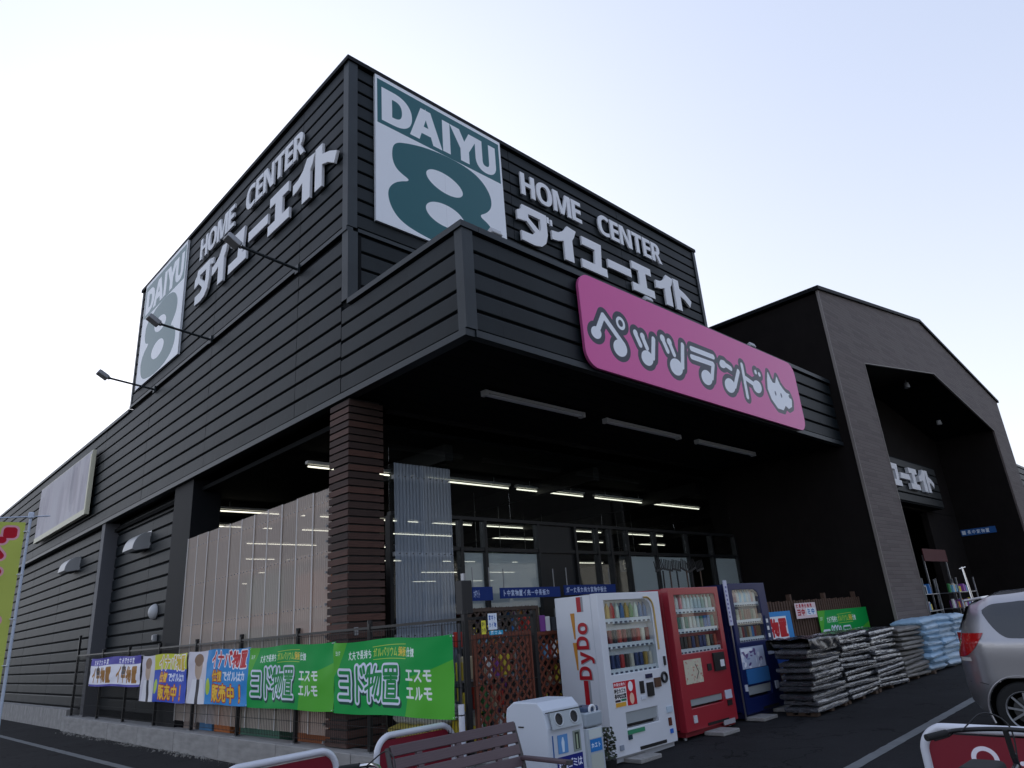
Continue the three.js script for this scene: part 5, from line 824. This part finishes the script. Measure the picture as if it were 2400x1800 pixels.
// loose black cover over the near stack
{
  const g = new THREE.PlaneGeometry(1.08, 0.96, 30, 34), p = g.attributes.position;
  for (let i = 0; i < p.count; i++) { const u = p.getX(i), v = p.getY(i); let y = 0, z = -v, yy; if (z > 0.32) { y = -(z - 0.32); z = 0.34; } else if (z < -0.32) { y = (z + 0.32); z = -0.34; } yy = y + 0.035 * fbm(u * 5, v * 5, 2) + 0.03 * (0.15 - Math.abs(fbm(u * 7, v * 6, 9))); p.setXYZ(i, u * (1 + 0.03 * noise.noise(v * 4, y * 5, 1)), yy, z + 0.04 * fbm(u * 6, y * 6, 5) * (Math.abs(y) > 0 ? 1 : 0.2)); }
  g.computeVertexNormals(); tag(mesh('plastic_cover', g, M({ rgb: [0.022, 0.024, 0.028], roughness: 0.25, side: THREE.DoubleSide, bumpMap: wrinkle, bumpScale: 0.01 }), null, [11.16, 1.14, -5.24]), 'crumpled black plastic sheet draped over the nearest black stack', 'cover');
}
// sacks kept on the slab behind the fence
[[5.75, -7.55, 0.34], [5.72, -7.58, 0.50], [5.76, -7.52, 0.66]].forEach(([x, z, y], k) => { const m = tag(mesh('stored_sack', sackGeos[k], k === 1 ? M({ color: '#c9b85a', roughness: 0.5, bumpMap: wrinkle, bumpScale: 0.012 }) : mSack, null, [x, y, z]), ['white sack at the bottom of the small pile behind the fence', 'yellowish sack in the middle of the small pile behind the fence', 'white sack on top of the small pile behind the fence'][k], 'sack', 'sacks behind the fence'); m.scale.set(0.62, 0.19, 0.95); });
// ------------------------------------------------------------ silver car, rear towards the shop
{
  const L = 3.82, t = thing('silver_car', 'silver hatchback parked at the right edge, rear towards the shop', 'car', [10.42, gy(10.4), -2.74]); t.rotation.z = Math.atan(0.022);
  const lerpT = (tb, u) => { if (u <= tb[0][0]) return tb[0][1]; for (let i = 1; i < tb.length; i++) if (u <= tb[i][0]) { const [a, p] = tb[i - 1], [b, q] = tb[i], s = (u - a) / (b - a), k = s * s * (3 - 2 * s); return p + (q - p) * k; } return tb[tb.length - 1][1]; };
  const top = (u) => lerpT([[0, 0.93], [0.05, 1.02], [0.13, 1.24], [0.24, 1.415], [0.5, 1.485], [1.1, 1.515], [1.7, 1.50], [2.15, 1.42], [2.85, 1.02], [3.3, 0.93], [3.65, 0.80], [L, 0.62]], u);
  const bot = (u) => lerpT([[0, 0.36], [0.12, 0.27], [0.4, 0.23], [3.3, 0.2], [L, 0.3]], u);
  const belt = (u) => Math.min(lerpT([[0, 1.02], [1.2, 0.98], [2.8, 0.93], [L, 0.6]], u), top(u) - 0.05);
  const hw = (u) => 0.85 - 0.23 * Math.pow(Math.max(0, 1 - u / 0.42), 2.4) - 0.26 * Math.pow(Math.max(0, (u - L + 0.6) / 0.6), 2.2);
  const sideX = (u, y) => { const b = bot(u), B = belt(u), T = top(u), W = hw(u); if (y <= B) { const s = Math.max(0, (y - b) / (B - b)); return W - 0.07 * Math.pow(1 - s, 3.5) - 0.025 * Math.pow(s, 4) + 0.006 * Math.sin(s * 7.5); } const s = Math.min(1, (y - B) / Math.max(0.02, T - B)); return W - 0.025 - 0.17 * Math.min(1, (T - B) / 0.45) * s - 0.10 * Math.pow(s, 7); };
  const hubs = [0.56, 3.0], R = 0.345, hy = 0.30;
  const NU = 170, NV = 64, pos = [], idx = [];
  for (const sgn of [-1, 1]) {
    const base = pos.length / 3;
    for (let i = 0; i <= NU; i++) { const u = L * (i / NU < 0.2 ? Math.pow(i / NU / 0.2, 1.5) * 0.12 : 0.12 + (i / NU - 0.2) / 0.8 * 0.88), b = bot(u), T = top(u); for (let j = 0; j <= NV; j++) { const s = j / NV; let x, y; if (s < 0.82) { y = b + (T - b) * Math.sin(s / 0.82 * Math.PI / 2 * 0.985); x = sideX(u, y); } else { const k = (s - 0.82) / 0.18, y1 = b + (T - b) * Math.sin(Math.PI / 2 * 0.985), x1 = sideX(u, y1); x = x1 * (1 - k); y = y1 + (0.035) * Math.sin(k * Math.PI / 2); } pos.push(sgn * x, y, u); } }
    for (let i = 0; i < NU; i++) for (let j = 0; j < NV; j++) { const a = base + i * (NV + 1) + j, b = a + NV + 1; const cz = (pos[a * 3 + 2] + pos[b * 3 + 2]) / 2, cy = (pos[a * 3 + 1] + pos[(a + 1) * 3 + 1]) / 2; if (Math.abs(pos[a * 3]) > 0.4 && hubs.some((h) => Math.hypot(cz - h, cy - hy) < R)) continue; sgn > 0 ? idx.push(a, a + 1, b, b, a + 1, b + 1) : idx.push(a, b, a + 1, b, b + 1, a + 1); }
    // close the tail
    const c = pos.length / 3; pos.push(0, 0.6, -0.01); for (let j = 0; j < NV; j++) sgn > 0 ? idx.push(c, base + j + 1, base + j) : idx.push(c, base + j, base + j + 1);
    const c2 = pos.length / 3; pos.push(0, 0.45, L + 0.01); const e = base + NU * (NV + 1); for (let j = 0; j < NV; j++) sgn > 0 ? idx.push(c2, e + j, e + j + 1) : idx.push(c2, e + j + 1, e + j);
  }
  const g = new THREE.BufferGeometry(); g.setAttribute('position', new THREE.Float32BufferAttribute(pos, 3)); g.setIndex(idx); const gm = mergeVertices(g, 1e-4); gm.computeVertexNormals();
  const mCar = M({ rgb: [0.40, 0.39, 0.40], roughness: 0.3, metalness: 0.75, clearcoat: 1, clearcoatRoughness: 0.05, side: THREE.DoubleSide });
  const body = mesh('body', gm, mCar, t);
  const patch = (u0, u1, lo, hi, off, sgn, n = 26, mrows = 12) => { const p = [], ix = []; for (let i = 0; i <= n; i++) { const u = u0 + (u1 - u0) * i / n, a = lo(u), b = Math.max(a + 0.002, hi(u)); for (let j = 0; j <= mrows; j++) { const y = a + (b - a) * j / mrows; p.push(sgn * (sideX(u, y) + off), y, u); } } for (let i = 0; i < n; i++) for (let j = 0; j < mrows; j++) { const a = i * (mrows + 1) + j, b = a + mrows + 1; sgn > 0 ? ix.push(a, a + 1, b, b, a + 1, b + 1) : ix.push(a, b, a + 1, b, b + 1, a + 1); } const q = new THREE.BufferGeometry(); q.setAttribute('position', new THREE.Float32BufferAttribute(p, 3)); q.setIndex(ix); q.computeVertexNormals(); return q; };
  const mDarkGlass = M({ rgb: [0.012, 0.014, 0.016], roughness: 0.06, clearcoat: 1, side: THREE.DoubleSide }), mLamp = M({ rgb: [0.42, 0.012, 0.012], roughness: 0.12, clearcoat: 1, clearcoatRoughness: 0.04, side: THREE.DoubleSide });
  for (const sg of [-1, 1]) {
    const wl = (u) => belt(u) + 0.035 + 0.28 * Math.pow(Math.max(0, 1 - (u - 0.36) / 0.24), 2), wh = (u) => Math.min(top(u) - 0.085, belt(u) + 0.42) - 0.03 * Math.pow(Math.max(0, 1 - (u - 0.36) / 0.2), 2);
    mesh('side_window', patch(0.37, 1.42, wl, wh, 0.004, sg, 40), mDarkGlass, t); mesh('side_window', patch(1.50, 2.42, (u) => belt(u) + 0.035, (u) => Math.min(wh(u), top(u) - 0.09), 0.004, sg), mDarkGlass, t);
    mesh('tail_lamp', patch(0.0, 0.34, (u) => 0.84 + 0.30 * Math.pow(u / 0.34, 2.2) * 0.85, (u) => 1.10 + 0.0 * u, 0.006, sg, 20, 10), mLamp, t); mesh('reversing_lamp', patch(0.02, 0.15, (u) => 0.80, (u) => 0.84, 0.006, sg, 8, 4), M({ rgb: [0.6, 0.58, 0.55], roughness: 0.15, side: THREE.DoubleSide }), t);
    const line = (pts, r, name) => mesh(name, tube(pts.map(([u, y]) => [sg * (sideX(u, y) + 0.0005), y, u]), r, 5, 30), mBlack, t);
    line([[0.92, 0.93], [0.90, 0.80], [0.99, 0.62], [1.02, 0.42], [1.0, 0.3]], 0.004, 'door_gap'); line([[0.06, 0.58], [0.2, 0.575], [0.27, 0.56]], 0.003, 'bumper_gap'); line([[1.47, 1.3], [1.48, 0.9], [1.48, 0.3]], 0.004, 'door_gap');
    for (const h of hubs) {
      mesh('wheel_arch_lip', new THREE.TorusGeometry(R + 0.004, 0.014, 8, 48, Math.PI * 1.12), mCar, t, [sg * (sideX(h, 0.55) - 0.012), hy, h], [0, Math.PI / 2, -0.0]).rotation.set(0, sg * Math.PI / 2, 0);
      mesh('wheel_well', new THREE.CylinderGeometry(R + 0.012, R + 0.012, 0.34, 32, 1, true).rotateZ(Math.PI / 2), M({ rgb: [0.008, 0.008, 0.008], roughness: 0.9, side: THREE.DoubleSide }), t, [sg * 0.64, hy, h]); mesh('wheel_well_back', new THREE.CircleGeometry(R + 0.012, 32), M({ rgb: [0.008, 0.008, 0.008], side: THREE.DoubleSide }), t, [sg * 0.48, hy, h], [0, sg * Math.PI / 2, 0]);
      const w = new THREE.Group(); w.name = 'wheel'; w.position.set(sg * 0.72, hy - 0.008, h); w.rotation.y = sg * Math.PI / 2; t.add(w);
      mesh('tyre', new THREE.LatheGeometry([[0.2, -0.09], [0.27, -0.095], [0.29, -0.07], [0.292, 0.07], [0.27, 0.095], [0.2, 0.09]].map((p) => new THREE.Vector2(...p)), 40).rotateX(Math.PI / 2), mRubber, w);
      const sp = [new THREE.TorusGeometry(0.198, 0.014, 8, 40).translate(0, 0, 0.075), new THREE.CylinderGeometry(0.045, 0.045, 0.03, 18).rotateX(Math.PI / 2).translate(0, 0, 0.07)]; for (let k = 0; k < 9; k++) sp.push(new THREE.BoxGeometry(0.022, 0.17, 0.018).translate(0, 0.115, 0.066).rotateZ(k * Math.PI * 2 / 9)); mesh('rim', flat(sp), mSteel, w); mesh('brake_disc', new THREE.CylinderGeometry(0.14, 0.14, 0.012, 24).rotateX(Math.PI / 2), M({ rgb: [0.05, 0.05, 0.05], roughness: 0.5 }), w, [0, 0, 0.02]);
    }
    mesh('door_mirror', RB(0.2, 0.13, 0.1, 0.03), mCar, t, [sg * 0.93, 1.0, 2.35]); mesh('headlamp', patch(3.35, 3.72, (u) => 0.62, (u) => Math.min(0.76, top(u) - 0.05), 0.006, sg), M({ rgb: [0.6, 0.62, 0.64], roughness: 0.1, side: THREE.DoubleSide }), t);
  }
  // rear window and spoiler across the hatch
  const rw = []; mesh('rear_window', flat([new THREE.PlaneGeometry(1.02, 0.30).rotateY(Math.PI).rotateX(0.50).translate(0, 1.25, 0.105)]), mDarkGlass, t); mesh('roof_spoiler', RB(1.1, 0.03, 0.2, 0.012), mCar, t, [0, 1.455, 0.27], [-0.12, 0, 0]);
  bx('number_plate', -0.165, 0.165, 0.62, 0.785, -0.045, -0.035, mWhite, t);
}

// ------------------------------------------------------------ nobori flag at the left edge
{
  const t = thing('nobori_flag', 'tall yellow-green flag with red katakana on a pale pole at the left edge', 'flag', [1.375, 0, -8.28], 0.0);
  t.rotation.y = -0.14;
  mesh('pole', CY(0.016, 3.0, 10, 0.013), M({ rgb: [0.45, 0.50, 0.60], roughness: 0.35 }), t, [0, 1.5, 0]); mesh('cross_arm', rod([-0.64, 2.94, 0], [0.16, 3.0, 0], 0.007, 6), M({ rgb: [0.45, 0.50, 0.60], roughness: 0.35 }), t); mesh('pole_top', RB(0.05, 0.06, 0.05, 0.01), M({ rgb: [0.5, 0.56, 0.66], roughness: 0.35 }), t, [0, 3.0, 0]);
  const tex = canvasTex(256, 768, (x, w, h) => { x.fillStyle = '#bcc660'; x.fillRect(0, 0, w, h); glyphs(x, 'ポイント', 22, 26, 205, 150, 44, '#e2a4b0', 0, 164); glyphs(x, 'ポイント', 22, 26, 205, 150, 27, '#b81e30', 0, 164); glyphs(x, 'カ', 22, 682, 205, 90, 27, '#b81e30'); });
  const g = new THREE.PlaneGeometry(0.6, 1.8, 12, 30), p = g.attributes.position; for (let i = 0; i < p.count; i++) { const u = p.getX(i) / 0.6 + 0.5, v = p.getY(i) / 1.8 + 0.5; p.setZ(i, 0.03 * (1 - u * 0.8) * Math.sin(v * 7 + u * 2) + 0.012 * noise.noise(u * 4, v * 6, 2)); } g.computeVertexNormals();
  mesh('flag_cloth', g, print(tex, { roughness: 0.8, side: THREE.DoubleSide, transmission: 0.12 }), t, [-0.335, 2.03, 0.0]);
  for (let k = 0; k < 5; k++) mesh('loop', new THREE.TorusGeometry(0.022, 0.005, 6, 12), mWhite, t, [-0.02, 1.2 + k * 0.41, 0], [Math.PI / 2, 0, 0]);
  mesh('base', RB(0.4, 0.16, 0.4, 0.03), mWhite, t, [0, 0.08, 0]);
}
// ------------------------------------------------------------ fittings on the left wall
[[5.385, 4.13, -18.2, 'on the recessed wall bay, nearer the corner'], [5.205, 4.2, -23.6, 'on the end wall, farther from the corner']].forEach(([x, y, z, l]) => {
  const t = thing('vent_hood', 'white weather hood of a wall vent ' + l, 'vent', [x, y - 0.2, z], 0, 'vent hoods on the left wall'), s = new THREE.Shape(); s.moveTo(0, 0.42); s.lineTo(-0.12, 0.40); s.quadraticCurveTo(-0.34, 0.32, -0.36, 0.04); s.lineTo(-0.30, 0); s.lineTo(0, 0.06); s.lineTo(0, 0.42);
  mesh('hood', new THREE.ExtrudeGeometry(s, { depth: 0.72, bevelEnabled: true, bevelSize: 0.008, bevelThickness: 0.008, bevelSegments: 1 }).translate(0, 0, -0.36), M({ rgb: [0.42, 0.42, 0.42], roughness: 0.4, metalness: 0.3 }), t); mesh('flange', BX(0.016, 0.5, 0.84), mSteel, t, [0.008, 0.22, 0]); mesh('wire_guard', BX(0.26, 0.006, 0.66), mBlack, t, [-0.17, 0.012, 0]);
});
{ const t = thing('dome_vent', 'round white dome vent low on the recessed wall bay', 'vent', [5.38, 2.5, -17.0]); mesh('dome', new THREE.SphereGeometry(0.17, 20, 10, 0, Math.PI * 2, 0, Math.PI / 2).rotateZ(Math.PI / 2).scale(0.8, 1, 1), M({ rgb: [0.5, 0.5, 0.5], roughness: 0.4 }), t); mesh('collar', CY(0.15, 0.04, 20), mSteel, t, [0.005, 0, 0], [0, 0, Math.PI / 2]); }
{ const t = thing('outlet_box', 'tiny grey weatherproof outlet box below the dome vent', 'outlet', [5.38, 1.95, -16.75]); mesh('box', RB(0.08, 0.14, 0.1, 0.02), M({ rgb: [0.4, 0.4, 0.4], roughness: 0.5 }), t, [-0.035, 0, 0]); mesh('cover', RB(0.02, 0.1, 0.08, 0.006), mSteel, t, [-0.08, 0.01, 0]); }

// ------------------------------------------------------------ entrance clutter under the portal
rack('display_rack', 'goods rack at the entrance, left, just right of the portal leg', 19.2, 0.26, -6.3, 1.5, 1.7, 0.6, 0.2, 4, 'racks at the entrance');
rack('display_rack', 'goods rack at the entrance, middle, behind the pale pole', 21.6, 0.26, -6.6, 1.8, 1.8, 0.6, 0.1, 4, 'racks at the entrance');
rack('display_rack', 'goods rack at the entrance, right, partly behind the car roof', 24.2, 0.26, -6.4, 1.8, 1.8, 0.6, 0, 4, 'racks at the entrance');
for (const [x, w, h, l, c] of [[20.2, 3.0, 2.35, 'faded red valance board over the left entrance rack', '#4a1612'], [24.3, 2.2, 2.5, 'dark red valance board over the right entrance rack', '#4e1014']]) { const t = thing('valance_board', l, 'board', [x, 0.26, -6.75], 0, 'red boards at the entrance'); mesh('board', RB(w, 0.36, 0.03, 0.006), M({ color: c, roughness: 0.7 }), t, [0, h, 0]); for (const k of [-1, 1]) mesh('leg', BX(0.04, h, 0.04), mSteel, t, [k * (w / 2 - 0.05), h / 2, -0.04]); }
{ const t = thing('pole_stand', 'slim pale metal stand leaning at the entrance beside the car roof', 'stand', [21.4, 0.26, -5.3]); for (const k of [-1, 1]) mesh('pole', rod([k * 0.12, 0, 0], [k * 0.03, 2.0, -0.1], 0.02, 8), mChrome, t); mesh('cross_bar', rod([-0.3, 1.95, -0.1], [0.3, 2.0, -0.1], 0.015, 8), mChrome, t); }
{ // blue sign on the inner right wall of the portal
  tag(mesh('wall_sign', sheet(1.15, 0.23, 0.02), print(canvasTex(320, 64, (x, w, h) => { x.fillStyle = '#2f5f9c'; x.fillRect(0, 0, w, h); glyphs(x, '長中家物置', 60, 12, 34, 40, 5, '#dfe8f2', 42); x.fillStyle = '#dfe8f2'; x.fillRect(10, 12, 34, 40); })), null, [30.985, 3.77, -6.95], [0, -Math.PI / 2, 0]), 'small blue strip sign on the dark inner wall of the entrance portal', 'sign');
}

// ------------------------------------------------------------ buildings across the car park, behind the camera: they are what the shop window mirrors
{
  const wall = M({ rgb: [0.50, 0.50, 0.48], map: streakMap, roughness: 0.9 }), dark = M({ rgb: [0.010, 0.011, 0.013], roughness: 0.9, specularIntensity: 0.2 }), pane = M({ rgb: [0.03, 0.035, 0.04], roughness: 0.1 });
  for (const [x, w, h, l] of [[38, 30, 6.4, 'left'], [71, 34, 6.8, 'right']]) {
    const t = thing('warehouse', 'pale warehouse with tall dark roof across the car park, ' + l + ' one', 'building', [x, gy(x), 24], 0, 'warehouses across the car park');
    bx('wall', -w / 2, w / 2, 0, h, 0, 16, wall, t); bx('roof_band', -w / 2 - 0.3, w / 2 + 0.3, h + 0.01, h + 7, -0.3, 16.3, dark, t);
    for (let k = 0; k < 6; k++) { const xx = -w / 2 + (k + 0.5) * w / 6, f = bx('window', xx - 1, xx + 1, 1.0, 2.6, -0.08, 0.02, dark, t); mesh('pane', BX(1.8, 1.4, 0.02), pane, f, [0, 0, -0.05]); }
  }
}

scene.traverse((o) => { if (o.isMesh) { o.castShadow = true; o.receiveShadow = true; } });
renderer.render(scene, camera);
